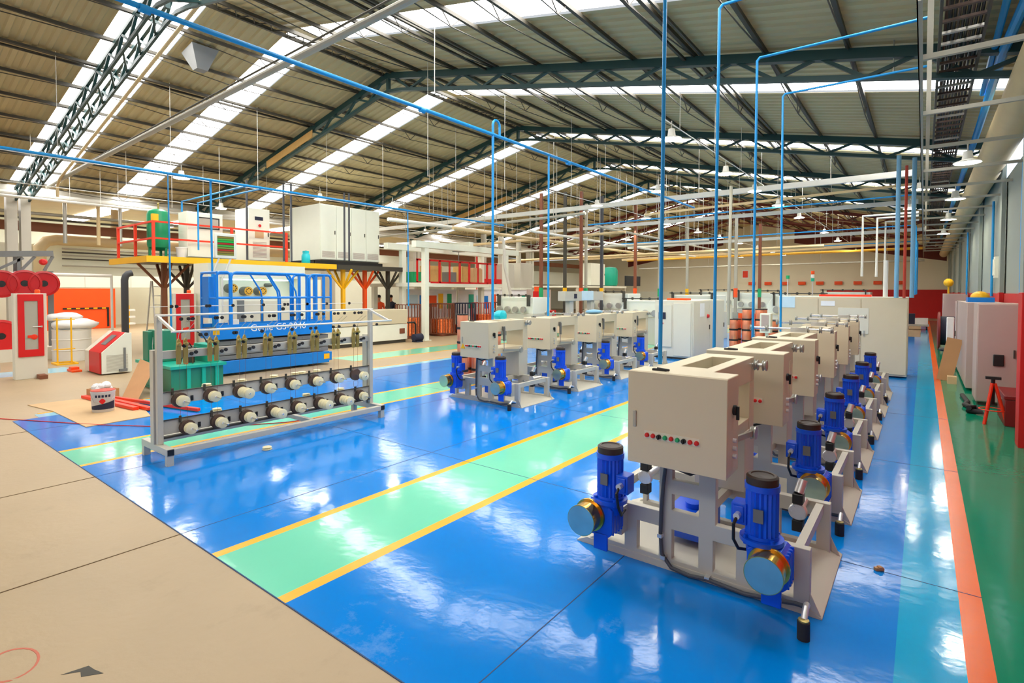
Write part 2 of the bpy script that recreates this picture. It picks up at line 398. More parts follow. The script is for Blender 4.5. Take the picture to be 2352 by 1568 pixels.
for x, sd in PX:
    k = cnt[sd]; cnt[sd] += 1
    t = thing('roof_purlin', '%s light steel purlin down from the ridge on the %s roof slope' % (ORD[k], 'right' if sd > 0 else 'left'), 'purlin', (x, 0, roof_z(x)), 0, 'roof purlins')
    b = MB(); b.box(-0.03, 0.03, Y0, Y1, -0.10, -0.03)
    if k in (2, 6): b.box(-0.2, -0.15, Y0, Y1, -0.13, -0.08); b.box(0.12, 0.16, Y0, Y1, -0.13, -0.08)
    b.build('top_chord', 'dark_steel', t)
    b = MB(); ys = [Y0] + TY + [Y1]
    for a, c in zip(ys[:-1], ys[1:]):
        m = (a + c) / 2; b.tube([(0, a, -0.1), (0, m - (c - a) * 0.22, -0.24), (0, m, -0.31), (0, m + (c - a) * 0.22, -0.24), (0, c, -0.1)], 0.012, 5)
        b.bar((0, m - 0.25, -0.08), (0, m, -0.31), 0.016); b.bar((0, m + 0.25, -0.08), (0, m, -0.31), 0.016)
    b.build('tie_rod', 'dark_steel', t)
t = thing('ridge_purlin', 'double steel purlin with lattice running under the ridge of the roof', 'purlin', (XRIDGE, 0, ZR))
for s in (-0.16, 0.16):
    b = MB(); b.box(s - 0.03, s + 0.03, Y0, Y1, -0.16, -0.08); b.build('chord', 'dark_steel', t)
b = MB()
for i in range(150):
    y = Y0 + i * 0.4; b.bar((-0.16, y, -0.13), (0.16, y + 0.2, -0.13), 0.02); b.bar((0.16, y + 0.2, -0.13), (-0.16, y + 0.4, -0.13), 0.02)
b.build('lattice', 'dark_steel', t)

# ------------------------------------------------------------------ wire take-up machines (local: x across, y back from the front frame, z up)
def arc(c, r, a0, a1, n, pl='xz'):
    out = []
    for i in range(n + 1):
        a = a0 + (a1 - a0) * i / n
        out.append((c[0] + r * math.cos(a), c[1], c[2] + r * math.sin(a)) if pl == 'xz' else (c[0] + r * math.cos(a), c[1] + r * math.sin(a), c[2]))
    return out
def gear_motor(t, x, side):
    """vertical blue motor on a worm gearbox; side +1/-1: which side the terminal box is on"""
    y = -0.20; n = 40; vs = []
    prof = []
    for j in range(n):
        r = 0.094 if j % 2 else 0.083
        prof.append((r * math.cos(2 * PI * j / n), r * math.sin(2 * PI * j / n)))
    b = MB(); b.prism([(x + p[0], y + p[1]) for p in prof], 0.53, 0.80, 'xy')
    b.lathe([(0.10, 0.80), (0.10, 0.835)], (x, y, 0), n=24); b.lathe([(0.098, 0.51), (0.098, 0.53)], (x, y, 0), n=24)
    mo = b.build('motor_body', 'motor_blue', t)
    b = MB(); b.lathe([(0.092, 0.835), (0.092, 0.878), (0.080, 0.888), (0.066, 0.888), (0.062, 0.882), (0.012, 0.882), (0.0, 0.884)], (x, y, 0), n=24); b.build('fan_cover', 'fan_cover', mo)
    b = MB(); b.box(x + side * 0.075, x + side * 0.165, y - 0.06, y + 0.05, 0.57, 0.70); b.box(x + side * 0.09, x + side * 0.15, y - 0.07, y - 0.06, 0.585, 0.685); b.build('terminal_box', 'motor_blue', mo, bev=0.008)
    b = MB(); b.lathe([(0.02, -0.115), (0.02, -0.07)], (x + side * 0.12, y, 0.635), 'y', 10); b.build('cable_gland', 'alu', mo)
    b = MB(); b.box(x - 0.028, x + 0.028, y - 0.099, y - 0.09, 0.62, 0.70); b.build('type_plate', 'aluminium_dark', mo)
    b = MB(); b.lathe([(0.125, 0.482), (0.125, 0.508)], (x, y, 0), n=24)
    for k in range(4):
        a = PI / 4 + k * PI / 2; b.cyl((x + 0.108 * math.cos(a), y + 0.108 * math.sin(a), 0.47), (x + 0.108 * math.cos(a), y + 0.108 * math.sin(a), 0.525), 0.012, n=6)
    b.lathe([(0.085, 0.40), (0.09, 0.45), (0.10, 0.482)], (x, y, 0), n=24)
    b.build('motor_flange', 'motor_blue', t)
    gx = x + (0.05 if side < 0 else -0.055)
    b = MB(); b.prism([(gx - 0.115, 0.27), (gx - 0.085, 0.24), (gx + 0.085, 0.24), (gx + 0.115, 0.27), (gx + 0.115, 0.44), (gx + 0.075, 0.475), (gx - 0.075, 0.475), (gx - 0.115, 0.44)], -0.285, -0.10)
    for k in range(4): b.box(gx - 0.118, gx + 0.118, -0.265 + k * 0.045, -0.255 + k * 0.045, 0.255, 0.46)
    b.box(gx - 0.03, gx + 0.08 , -0.29, -0.27, 0.14, 0.26)
    gb = b.build('gearbox', 'motor_blue', t, bev=0.006)
    b = MB(); b.box(gx - 0.10, gx + 0.10, -0.10, 0.0, 0.20, 0.40); b.build('mounting_bracket', 'frame_grey', t)
    dx = 0.615 if side < 0 else -0.585
    b = MB(); b.lathe([(0.116, -0.30), (0.118, -0.292), (0.118, -0.285)], (dx, 0, 0.375), 'y', 36)
    b.lathe([(0.103, -0.42), (0.103, -0.30)], (dx, 0, 0.375), 'y', 36); b.lathe([(0.108, -0.422), (0.108, -0.412)], (dx, 0, 0.375), 'y', 36)
    dr = b.build('winding_drum', 'zinc_yellow', t)
    b = MB(); b.lathe([(0.0, -0.4235), (0.104, -0.4235), (0.104, -0.421)], (dx, 0, 0.375), 'y', 36); b.build('drum_face', 'drum_face', dr)
    b = MB(); b.lathe([(0.03, -0.30), (0.03, -0.27)], (dx, 0, 0.375), 'y', 16); b.build('drum_shaft', 'steel', dr)
    b = MB(); b.tube([(x + side * 0.12, y - 0.10, 0.63), (x + side * 0.125, y - 0.15, 0.60), (x + side * 0.13, y - 0.13, 0.50), (x + side * 0.12, y - 0.06, 0.42), (x + side * 0.07, y + 0.05, 0.38), (x + side * 0.03, 0.0, 0.36)], 0.010, 7); b.build('motor_cable', 'black', t)

def frame_profile(tower):
    us = [-0.70, -0.66, -0.45, -0.35, -0.18, -0.085, 0.105, 0.205, 0.22, 0.355, 0.45, 0.70, 0.79]
    ws = [0.0, 0.085, 0.30, 0.41, 0.44, 0.555, 0.66, 0.76, 0.86]
    def fill(i, j):
        u = (us[i] + us[i + 1]) / 2; w = (ws[j] + ws[j + 1]) / 2
        if w > 0.41: return tower and -0.18 < u < 0.22 and not (-0.085 < u < 0.105 and (0.44 < w < 0.555 or 0.66 < w < 0.76))
        if 0.085 < w < 0.30 and (-0.66 < u < -0.45 or -0.35 < u < -0.18 or -0.085 < u < 0.105 or 0.205 < u < 0.355 or 0.45 < u < 0.70): return False
        return True
    return us, ws, fill
def take_up(name, label, cat, loc, group, variant):
    t = thing(name, label, cat, loc, 0, group)
    cr = 'frame_grey'
    b = MB(); b.prism([(-0.86, 0.0), (0.86, 0.0), (0.86, 0.012), (0.77, 0.055), (-0.77, 0.055), (-0.86, 0.012)], -0.005, 1.02); b.build('base_plate', cr, t, bev=0.003)
    us, ws, fill = frame_profile(True)
    b = MB(); b.cells(us, ws, fill, 0.0, 0.06)
    b.prism([(-0.86, 0.0), (-0.70, 0.0), (-0.70, 0.085)], 0.0, 0.012); b.prism([(0.79, 0.0), (0.86, 0.0), (0.79, 0.15)], 0.0, 0.012)
    ff = b.build('front_frame', cr, t, bev=0.004)
    b = MB(); b.lathe([(0.012, -0.002), (0.012, 0.0)], (-0.01, 0, 0.03), 'y', 10); b.build('lifting_hole', 'black', ff)
    us, ws, fill = frame_profile(False)
    b = MB(); b.cells(us, ws, fill, 0.90, 0.96); b.prism([(0.79, 0.0), (0.86, 0.0), (0.79, 0.15)], 0.948, 0.96); b.prism([(-0.86, 0.0), (-0.70, 0.0), (-0.70, 0.085)], 0.948, 0.96)
    b.build('rear_frame', cr, t, bev=0.004)
    for x in (-0.68, 0.06, 0.72):
        b = MB(); b.box(x - 0.025, x + 0.025, 0.06, 0.90, 0.33, 0.40); b.build('cross_rail', cr, t)
    b = MB(); b.tube([(-0.1, 0.5, 0.055), (-0.1, 0.5, 0.34)], 0.06, 14); b.box(-0.26, 0.06, 0.34, 0.66, 0.10, 0.30); b.build('inner_motor', 'motor_blue', t)
    b = MB(); b.box(-0.19, 0.21, 0.78, 1.06, 0.40, 0.88); b.build('rear_pedestal', cr, t, bev=0.004)
    # C-shaped wire tower: top beam with slot, rear column, lower arm
    b = MB(); b.cells([-0.20, -0.075, 0.115, 0.205], [-0.04, 0.12, 0.86, 1.06], lambda i, j: not (i == 1 and j == 1), 1.27, 1.46, 'xy'); b.build('top_beam', 'cream', t, bev=0.004)
    b = MB(); b.box(-0.20, 0.205, 0.92, 1.06, 0.88, 1.27); b.build('rear_column', 'cream', t, bev=0.004)
    b = MB(); b.box(-0.18, 0.20, 0.10, 0.92, 0.87, 0.97); b.build('lower_arm', 'cream', t, bev=0.004)
    # control cabinet on the tower, door to the front
    b = MB(); b.box(-0.285, 0.37, -0.285, -0.04, 0.837, 1.462); cb = b.build('control_cabinet', 'cream', t, bev=0.006)
    b = MB(); b.box(-0.287, 0.372, -0.302, -0.288, 0.834, 1.459); dr = b.build('cabinet_door', 'cream', t, bev=0.004)
    b = MB(); b.box(-0.247, -0.223, -0.310, -0.302, 1.08, 1.19); h = b.build('door_handle', 'galv', dr, bev=0.003)
    b = MB(); b.box(-0.165, 0.205, -0.3035, -0.302, 1.015, 1.065); b.build('button_strip', 'cream2', dr)
    kinds = 'rrkgrgkrr'
    for i, kd in enumerate(kinds):
        x = -0.145 + i * 0.0415
        b = MB()
        if kd == 'k':
            b.lathe([(0.015, -0.320), (0.016, -0.302)], (x, 0, 1.036), 'y', 14); b.box(x - 0.004, x + 0.004, -0.328, -0.318, 1.022, 1.050); b.build('selector_switch', 'black', dr)
        else:
            b.lathe([(0.0, -0.322), (0.012, -0.320), (0.015, -0.312), (0.016, -0.302)], (x, 0, 1.036), 'y', 14); b.build('push_button', 'red' if kd == 'r' else 'green', dr)
    b = MB(); b.lathe([(0.032, 0.371), (0.032, 0.385), (0.026, 0.39), (0.0, 0.39)], (0, -0.16, 1.25), 'x', 20); b.box(0.388, 0.405, -0.168, -0.152, 1.19, 1.275); b.build('main_switch', 'black', cb)
    for k in range(3):
        b = MB(); b.lathe([(0.014, 0.37), (0.014, 0.392)], (0, -0.16, 1.055 - k * 0.05), 'x', 12); b.build('socket', 'alu', cb)
    b = MB(); b.box(-0.15, -0.05, -0.22, -0.19, 1.462, 1.475); b.cyl((-0.12, -0.2, 1.475), (-0.03, -0.22, 1.472), 0.008, n=8); b.build('cable_clip', 'rubber', cb)
    # rollers and pneumatic cylinder of the dancer
    if variant == 0:
        b = MB(); b.cyl((0.14, 1.0, 1.40), (0.30, 1.0, 1.40), 0.016, n=10); sh = b.build('roller_shaft', 'steel', t)
        xs = (0.235, 0.30)
    else:
        b = MB(); b.cyl((-0.62, 1.0, 1.50), (0.40, 1.0, 1.50), 0.016, n=10); b.box(-0.1, 0.1, 0.96, 1.04, 1.46, 1.52); sh = b.build('roller_shaft', 'steel', t)
        xs = (-0.60, -0.40, 0.1, 0.25, 0.38)
    for x in xs:
        z = 1.40 if variant == 0 else 1.50
        b = MB(); b.lathe([(0.042, x - 0.016), (0.045, x - 0.011), (0.033, x - 0.003), (0.033, x + 0.003), (0.045, x + 0.011), (0.042, x + 0.016)], (0, 1.0, z), 'x', 20); b.build('guide_roller', 'galv', sh)
    b = MB(); b.cyl((0.235, 0.30, 1.34), (0.235, 0.30, 1.10), 0.024, n=14); b.box(0.205, 0.235, 0.27, 0.33, 1.30, 1.36); b.build('dancer_cylinder', 'aluminium_dark', t)
    b = MB(); b.cyl((0.235, 0.30, 1.10), (0.235, 0.30, 0.93), 0.008, n=8); b.build('piston_rod', 'steel', t)
    b = MB(); b.bar((0.235, 0.28, 0.93), (0.28, 0.75, 0.90), 0.02, 0.04); b.build('dancer_arm', 'galv', t)
    b = MB(); b.lathe([(0.05, 0.26), (0.052, 0.27), (0.04, 0.28), (0.052, 0.29), (0.05, 0.30)], (0, 0.75, 0.90), 'x', 20); b.build('dancer_roller', 'galv', t)
    # disc clamps between the frames, facing front
    for x, z in ((0.615, 0.40), (-0.565, 0.40)):
        b = MB(); b.lathe([(0.055, 0.62), (0.062, 0.628), (0.062, 0.66), (0.03, 0.665), (0.03, 0.90)], (x, 0, z), 'y', 24)
        for k in range(6): b.lathe([(0.006, 0.615), (0.006, 0.62)], (x + 0.042 * math.cos(k * PI / 3), 0, z + 0.042 * math.sin(k * PI / 3)), 'y', 6)
        dc = b.build('clamp_disc', 'alu', t)
        b = MB(); b.box(x - 0.035, x + 0.035, 0.61, 0.70, z + 0.06, z + 0.13); b.build('valve_block', 'black', dc, bev=0.004)
        b = MB(); b.box(x - 0.035, x + 0.035, 0.61, 0.70, z - 0.14, z - 0.06); b.build('valve_block', 'black', dc, bev=0.004)
        b = MB(); b.cyl((x, 0.66, z + 0.13), (x + 0.02, 0.70, z + 0.22), 0.034, n=14); b.build('clamp_cylinder', 'alu', dc)
    gear_motor(t, -0.47, 1); gear_motor(t, 0.555, -1)
    # grey cable down the tower and along the foot to a plug on the floor
    pts = [(-0.10, -0.10, 0.86), (-0.11, -0.05, 0.80), (-0.135, -0.035, 0.62), (-0.15, -0.03, 0.45), (-0.155, -0.03, 0.25), (-0.14, -0.035, 0.12), (-0.07, -0.04, 0.045), (0.06, -0.04, 0.03), (0.18, -0.04, 0.045), (0.42, -0.04, 0.03), (0.62, -0.045, 0.06), (0.72, -0.06, 0.085), (0.79, -0.09, 0.10)]
    b = MB(); b.tube(pts, 0.014, 9); b.build('supply_cable', 'cable', t)
    for (x, z) in ((-0.155, 0.25), (-0.13, 0.10), (0.18, 0.05), (0.62, 0.065)):
        b = MB(); b.box(x - 0.016, x + 0.016, -0.052, 0.0, z - 0.012, z + 0.012); b.build('cable_clamp', 'alu', t)
    b = MB(); b.tube([(-0.05, -0.12, 0.85), (0.0, -0.16, 0.80), (0.1, -0.16, 0.78), (0.18, -0.12, 0.81), (0.22, -0.08, 0.86)], 0.011, 8); b.build('cable_loop', 'black', t)
    b = MB(); b.tube([(0.79, -0.09, 0.115), (0.80, -0.20, 0.15), (0.80, -0.265, 0.11)], 0.018, 10); b.build('plug_sleeve', 'alu', t)
    b = MB(); b.lathe([(0.034, 0.0), (0.034, 0.105), (0.024, 0.112), (0.0, 0.112)], (0.80, -0.27, 0), n=18); pl = b.build('cable_plug', 'rubber', t)
    b = MB(); b.lathe([(0.029, 0.105), (0.029, 0.117), (0.018, 0.12)], (0.80, -0.27, 0), n=18); b.build('plug_collar', 'brass', pl)
    return t
g1, g2 = 'wire machines in the row beside the light blue stripe', 'wire machines in the row between the two mint stripes'
P1 = 1.665
proto = take_up('wire_take_up_machine', 'beige wire machine nearest the camera, blue motors either side of its button cabinet', 'machine', (-1.315, 3.70, 0), g1, 0)
dup(proto, (-1.315, 3.70 + P1, 0), label='beige wire machine standing second in the row along the light blue floor stripe')
proto2 = take_up('wire_take_up_machine', 'beige wire machine third in the row along the light blue floor stripe, long roller shaft', 'machine', (-1.315, 3.70 + 2 * P1, 0), g1, 1)
for k in range(3, 6): dup(proto2, (-1.315, 3.70 + P1 * k, 0), label='beige wire machine %s in the row along the light blue floor stripe' % (ORD[k] if k < 5 else 'farthest back, sixth,'))
for k in range(4):
    o = dup(proto if k in (0, 3) else proto2, (-6.255, 7.30 + 1.9 * k, 0), label='beige wire machine %s in the row between the two mint stripes' % ('nearest the spool rack, first' if k == 0 else ORD[k]))
    o['group'] = g2
b = MB(); b.add([(-0.055, -0.3045, 0.98), (0.0, -0.3045, 1.07), (0.055, -0.3045, 0.98), (-0.055, -0.308, 0.98), (0.0, -0.308, 1.07), (0.055, -0.308, 0.98)], [(0, 1, 2), (5, 4, 3), (0, 3, 4, 1), (1, 4, 5, 2), (2, 5, 3, 0)])
tag(b.build('warning_sign', 'yellow', loc=(-6.475, 7.30, 0.0)), 'yellow triangular warning sticker on the nearest cabinet of the middle machine row', 'sign')

# ------------------------------------------------------------------ spool rack (runs along Y at x -7)
RX = -7.05
t = thing('spool_rack', 'long grey steel spool rack standing over the yellow-edged mint stripe, two rows of bobbins', 'rack', (RX, 3.9, 0))
ya, yb = -1.48, 1.52
for y in (ya, yb):
    b = MB(); b.box(-0.45, 0.32, y - 0.04, y + 0.04, 0.12, 0.20); b.build('foot_beam', 'frame_grey', t, bev=0.004)
    for x in (-0.42, 0.28):
        b = MB(); b.box(x - 0.035, x + 0.035, y - 0.035, y + 0.035, 0.0, 0.12); b.build('leg', 'frame_grey', t, bev=0.003)
    b = MB(); b.box(0.32, 0.326, y - 0.032, y + 0.032, 0.128, 0.192); b.build('tube_cap', 'black', t)
    b = MB(); b.box(-0.13, -0.03, y - 0.05, y + 0.05, 0.20, 1.30); b.build('post', 'frame_grey', t, bev=0.004)
    b = MB(); b.box(-0.02, 0.04, y - 0.03, y + 0.03, 0.20, 1.69); b.build('mast', 'frame_grey', t, bev=0.003)
    b = MB(); b.bar((0.0, y, 1.69), (0.46, y, 1.54), 0.022, 0.03); b.build('swing_arm', 'white_pipe', t)
b = MB(); b.box(0.24, 0.32, ya, yb, 0.12, 0.19); b.build('front_rail', 'frame_grey', t, bev=0.004)
b = MB(); b.box(-0.45, 0.24, 0.32, 0.38, 0.125, 0.185); b.build('middle_tie', 'frame_grey', t, bev=0.003)
b = MB(); b.box(-0.45, -0.38, ya, yb, 0.12, 0.19); b.build('back_rail', 'frame_grey', t, bev=0.004)
for z0, z1, nm in ((1.19, 1.285, 'upper_beam'), (0.645, 0.79, 'spool_beam'), (0.295, 0.46, 'spool_beam')):
    b = MB(); b.box(-0.045, -0.005, ya, yb, z0, z1); b.build(nm, 'frame_grey', t, bev=0.003)
b = MB(); b.box(-0.06, 0.03, ya, yb, 0.255, 0.275); b.build('drip_tray', 'dark_steel', t)
for z in (0.80, 0.47):
    b = MB(); b.cyl((0.01, ya, z), (0.01, yb, z), 0.008, n=8); b.build('brake_rod', 'dark_steel', t)
for x, z, r in ((0.0, 1.705, 0.013), (0.46, 1.54, 0.013), (-0.25, 1.80, 0.004)):
    b = MB(); b.cyl((x, ya - (0.03 if r > .01 else .0), z), (x, yb + 0.06, z), r, n=8); b.build('guide_bar', 'white_pipe', t)
two = lambda r, k: (r, k) in ((0, 2), (1, 3), (1, 5), (1, 6))
random.seed(3)
bob = []
for row, (zc, y_s) in enumerate(((0.69, 2.63), (0.35, 2.71))):
    for k in range(8):
        y = y_s + 0.3565 * k - 3.9
        b = MB(); b.lathe([(0.080, -0.005), (0.088, 0.0), (0.088, 0.05), (0.03, 0.055)], (0, y, zc), 'x', 20); hb = b.build('brake_disc', 'brake_brown', t)
        b = MB(); b.cyl((0.0, y, zc), (0.30, y, zc), 0.009, n=10); b.build('spindle', 'steel', t)
        b = MB(); b.box(-0.005, 0.006, y + 0.13, y + 0.16, zc - 0.03, zc + 0.03); b.lathe([(0.014, 0.005), (0.012, 0.016)], (0, y + 0.145, zc), 'x', 10); b.build('grip_knob', 'black', t)
        b = MB(); b.box(0.0, 0.022, y - 0.085, y - 0.062, zc + 0.07, zc + 0.15); b.tube([(0.012, y - 0.075, zc + 0.1), (0.03, y - 0.06, zc + 0.06), (0.035, y, zc + 0.065), (0.03, y + 0.05, zc + 0.03)], 0.006, 6); b.build('brake_lever', 'dark_steel', t)
        for q in range(2 if two(row, k) else 1):
            xo = 0.085 + q * 0.125
            if (row, k) == (0, 7): xo = 0.2
            bob.append((row, k, q, y, zc, xo))
pr = None
for row, k, q, y, zc, xo in bob:
    lab = 'cream bobbin on the %s spindle of the rack\'s %s row' % (ORD[k], 'upper' if row == 0 else 'lower') + (', outer of two' if q else (', inner' if two(row, k) else ''))
    if pr is None:
        pr = thing('wire_bobbin', lab, 'spool', (RX + xo, y + 3.9, zc), 0, 'bobbins on the spool rack')
        b = MB(); b.lathe([(0.060, 0.0), (0.066, 0.004), (0.066, 0.010), (0.04, 0.016), (0.04, 0.06), (0.066, 0.066), (0.066, 0.074), (0.058, 0.079), (0.014, 0.079), (0.012, 0.076)], ax='x', n=24); b.build('reel_body', 'bobbin', pr)
        b = MB(); b.lathe([(0.016, 0.079), (0.015, 0.088), (0.009, 0.088)], ax='x', n=16); b.build('hub', 'plastic_white', pr)
    else: dup(pr, (RX + xo, y + 3.9, zc), label=lab)
# loose bobbins lying flat: on the beams and on the floor under the rack
for i, (y, z, w) in enumerate(((2.98, 0.80, 'upper beam between first and second spindle'), (3.42, 0.80, 'upper beam behind the third spindle'), (3.86, 0.80, 'upper beam near the middle'), (4.17, 0.80, 'upper beam beyond the middle tie'),
                              (4.28, 0.80, 'upper beam close to another lying bobbin'), (4.52, 0.80, 'upper beam above the sixth spindle'), (3.10, 0.47, 'lower beam near the second spindle'), (4.35, 0.47, 'lower beam near the fifth spindle'), (4.93, 0.47, 'lower beam near the far end'))):
    b = MB(); b.lathe([(0.05, 0.0), (0.058, 0.004), (0.058, 0.014), (0.03, 0.018), (0.03, 0.026), (0.055, 0.03), (0.05, 0.036)], n=22)
    tag(b.build('lying_bobbin', 'bobbin', loc=(RX - 0.085, y, z - 0.01)), 'cream bobbin lying flat on the rack\'s %s' % w, 'spool', 'bobbins lying on the rack beams')
b = MB(); b.lathe([(0.05, 0.0), (0.058, 0.004), (0.058, 0.014), (0.03, 0.018), (0.03, 0.030), (0.055, 0.034), (0.05, 0.04)], n=22)
tag(b.build('lying_bobbin', 'bobbin', loc=(-6.50, 3.42, 0.003)), 'single cream bobbin dropped on the blue floor in front of the spool rack', 'spool')
# tensioners: eight pairs of brass clamps on the upper beam, each with pulleys
for k in range(8):
    y = 2.62 + 0.352 * k - 3.9
    for d in (0.0, 0.075):
        b = MB(); b.prism([(y + d - 0.022, 1.12), (y + d + 0.022, 1.12), (y + d + 0.026, 1.30), (y + d + 0.018, 1.40), (y + d, 1.43), (y + d - 0.018, 1.40), (y + d - 0.026, 1.30)], 0.02, 0.05, 'yz')
        b.lathe([(0.024, 0.05), (0.022, 0.08), (0.0, 0.085)], (0, y + d, 1.36), 'x', 14); b.build('tension_clamp', 'brass', t, bev=0.002)
        b = MB(); b.tube([(0.03, y + d, 1.43), (0.04, y + d + 0.01, 1.5), (0.22, y + d + 0.03, 1.62)], 0.003, 5); b.build('wire_guide', 'steel', t)
        b = MB(); b.cyl((0.012, y + d + 0.02, zc + 0.05), (0.012, y + d + 0.02, 1.13), 0.0016, n=4); b.build('wire_strand', 'copper_dark', t)
    for dy, dz in ((0.14, 0.0), (0.19, 0.015), (0.06, 0.10)):
        b = MB(); b.lathe([(0.020, 0.03), (0.022, 0.034), (0.014, 0.042), (0.022, 0.05), (0.020, 0.054)], (0, y + dy, 1.235 + dz), 'x', 14); b.box(0.0, 0.03, y + dy - 0.006, y + dy + 0.006, 1.228 + dz, 1.242 + dz); b.build('guide_pulley', 'rubber', t)
    for xx, zz, n in ((0.0, 1.685, 3), (0.46, 1.52, 2), (-0.25, 1.80, 2)):
        for q in range(n):
            if (k + q) % 4 == 3 and xx: continue
            yy = y + 0.05 + q * 0.06 + random.uniform(-0.02, 0.05)
            b = MB(); b.lathe([(0.018, -0.012), (0.021, -0.008), (0.013, 0.0), (0.021, 0.008), (0.018, 0.012)], (xx, yy, zz - (0.03 if xx >= 0 else 0.0)), 'x', 12); b.build('guide_pulley', 'rubber', t)
b = MB(); b.box(0.012, 0.016, -0.88, -0.80, 1.44, 1.50); b.build('hang_tag', 'yellow', t)

# ------------------------------------------------------------------ beside the rack: cardboard, bucket, red bars, carton
b = MB(); n = 12; vs = []; poly = [(-12.25, 2.20), (-11.3, 2.34), (-9.62, 2.36), (-9.66, 3.2), (-10.2, 3.30), (-12.15, 3.35)]
b.prism(poly, 0.004, 0.014, 'xy'); tag(b.build('cardboard_sheet', 'cardboard2'), 'large flat sheet of brown cardboard lying on the floor under the paint bucket', 'cardboard')
t = thing('paint_bucket', 'white paint bucket with dark label and red rim on the cardboard sheet', 'bucket', (-10.66, 2.85, 0.014))
b = MB(); b.lathe([(0.142, 0.0), (0.148, 0.01), (0.150, 0.05), (0.153, 0.055), (0.162, 0.30), (0.170, 0.32), (0.170, 0.335), (0.160, 0.345), (0.155, 0.33), (0.0, 0.325)], n=32); b.build('body', 'bucket', t)
b = MB(); b.lathe([(0.1625, 0.335), (0.168, 0.34), (0.168, 0.348), (0.15, 0.35), (0.0, 0.346)], n=32); b.build('lid', 'red_brown', t)
b = MB()
def patch(mi, a0, a1, lo, hi, n=20):
    for i in range(n):
        f0, f1 = i / n, (i + 1) / n; q = []
        for f, h in ((f0, lo(f0)), (f1, lo(f1)), (f1, hi(f1)), (f0, hi(f0))):
            an = a0 + (a1 - a0) * f; r = 0.1495 + 0.0463 * h + 0.0012; q.append((r * math.cos(an), r * math.sin(an), h))
        b.add(q, [(0, 1, 2, 3)], mi)
patch(0, -1.6, 0.9, lambda f: 0.05, lambda f: 0.10 + 0.08 * f)
for k in range(5): patch(0, -0.95 + k * 0.28, -0.76 + k * 0.28, lambda f: 0.245, lambda f: 0.285, 4)
patch(1, -0.62, -0.05, lambda f: 0.185 - 0.045 * math.sin(PI * f), lambda f: 0.185 + 0.045 * math.sin(PI * f), 12)
b.build('label_print', ['navy', 'red'], t)
b = MB(); b.tube([(0.0, -0.165, 0.28), (0.09, -0.15, 0.18), (0.14, -0.07, 0.14), (0.165, 0.05, 0.17), (0.10, 0.135, 0.25), (0.0, 0.165, 0.28)], 0.004, 6); b.build('bail_handle', 'galv', t)
for i, (p, q, lab) in enumerate((((-12.2, 2.97), (-10.3, 3.20), 'red steel bar on the cardboard, nearest the bucket'), ((-11.6, 3.17), (-10.1, 3.34), 'red steel bar on the cardboard, middle one of three'), ((-11.6, 3.29), (-9.4, 3.80), 'longest red steel bar, behind the bucket and reaching to the rack'))):
    b = MB(); b.bar((p[0], p[1], 0.045), (q[0], q[1], 0.042), 0.085 if i < 2 else 0.06, 0.05); tag(b.build('steel_bar', 'safety_red', bev=0.004), lab, 'bar', 'red bars on the cardboard')
t = thing('open_carton', 'small open cardboard carton with crumpled paper beside the bucket', 'box', (-12.05, 3.22, 0.014), 0.2)
b = MB(); b.cells([-0.22, -0.20, 0.20, 0.22], [-0.16, -0.14, 0.14, 0.16], lambda i, j: not (i == 1 and j == 1), 0, 0.16, 'xy'); b.box(-0.2, 0.2, -0.14, 0.14, 0, 0.01); b.build('carton', 'cardboard', t)
b = MB(); random.seed(5)
for i in range(7): b.sphere((random.uniform(-.13, .13), random.uniform(-.08, .08), 0.15 + random.uniform(0, 0.08)), random.uniform(0.05, 0.085), 7, 5)
b.build('crumpled_paper', 'paper', t, angle=10)
t = thing('leaning_cardboard', 'brown cardboard panel leaning upright against the green hydraulic unit', 'cardboard', (-11.9, 3.45, 0.0), 0)
b = MB(); b.add([(0.25, -0.05, 0.0), (0.82, 0.0, 0.0), (0.05, 0.57, 0.53), (-0.70, 0.56, 0.60), (0.25, -0.06, 0.008), (0.82, -0.01, 0.008), (0.05, 0.56, 0.538), (-0.70, 0.55, 0.608)], [(0, 1, 2, 3), (7, 6, 5, 4), (0, 4, 5, 1), (1, 5, 6, 2), (2, 6, 7, 3), (3, 7, 4, 0)]); b.build('panel', 'cardboard', t)
b = MB(); b.tube([(-12.5, 1.1, 0.008), (-11.2, 1.75, 0.008), (-9.6, 2.52, 0.014), (-8.2, 3.4, 0.012), (-7.6, 4.3, 0.012), (-7.3, 5.4, 0.012)], 0.007, 5)
tag(b.build('red_cord_line', 'red'), 'thin red cord lying across the floor past the cardboard to the rack', 'cord')
# marks on the concrete: dark stain, red painted ring
b = MB(); b.prism([(0.0, 0.0), (0.05, 0.07), (0.10, 0.06), (0.16, 0.14), (0.09, 0.12), (0.03, 0.11)], 0.0, 0.0015, 'xy'); trim(b, 'dark_steel', loc=(-3.52, 0.74, 0.0))
b = MB(); b.tube([(0.16 * math.cos(a * PI / 12), 0.11 * math.sin(a * PI / 12), 0.0) for a in range(24)], 0.018, 6, closed=True); trim(b, mat('red_chalk', (196, 110, 88), 0.8), loc=(-3.83, 0.60, -0.015))

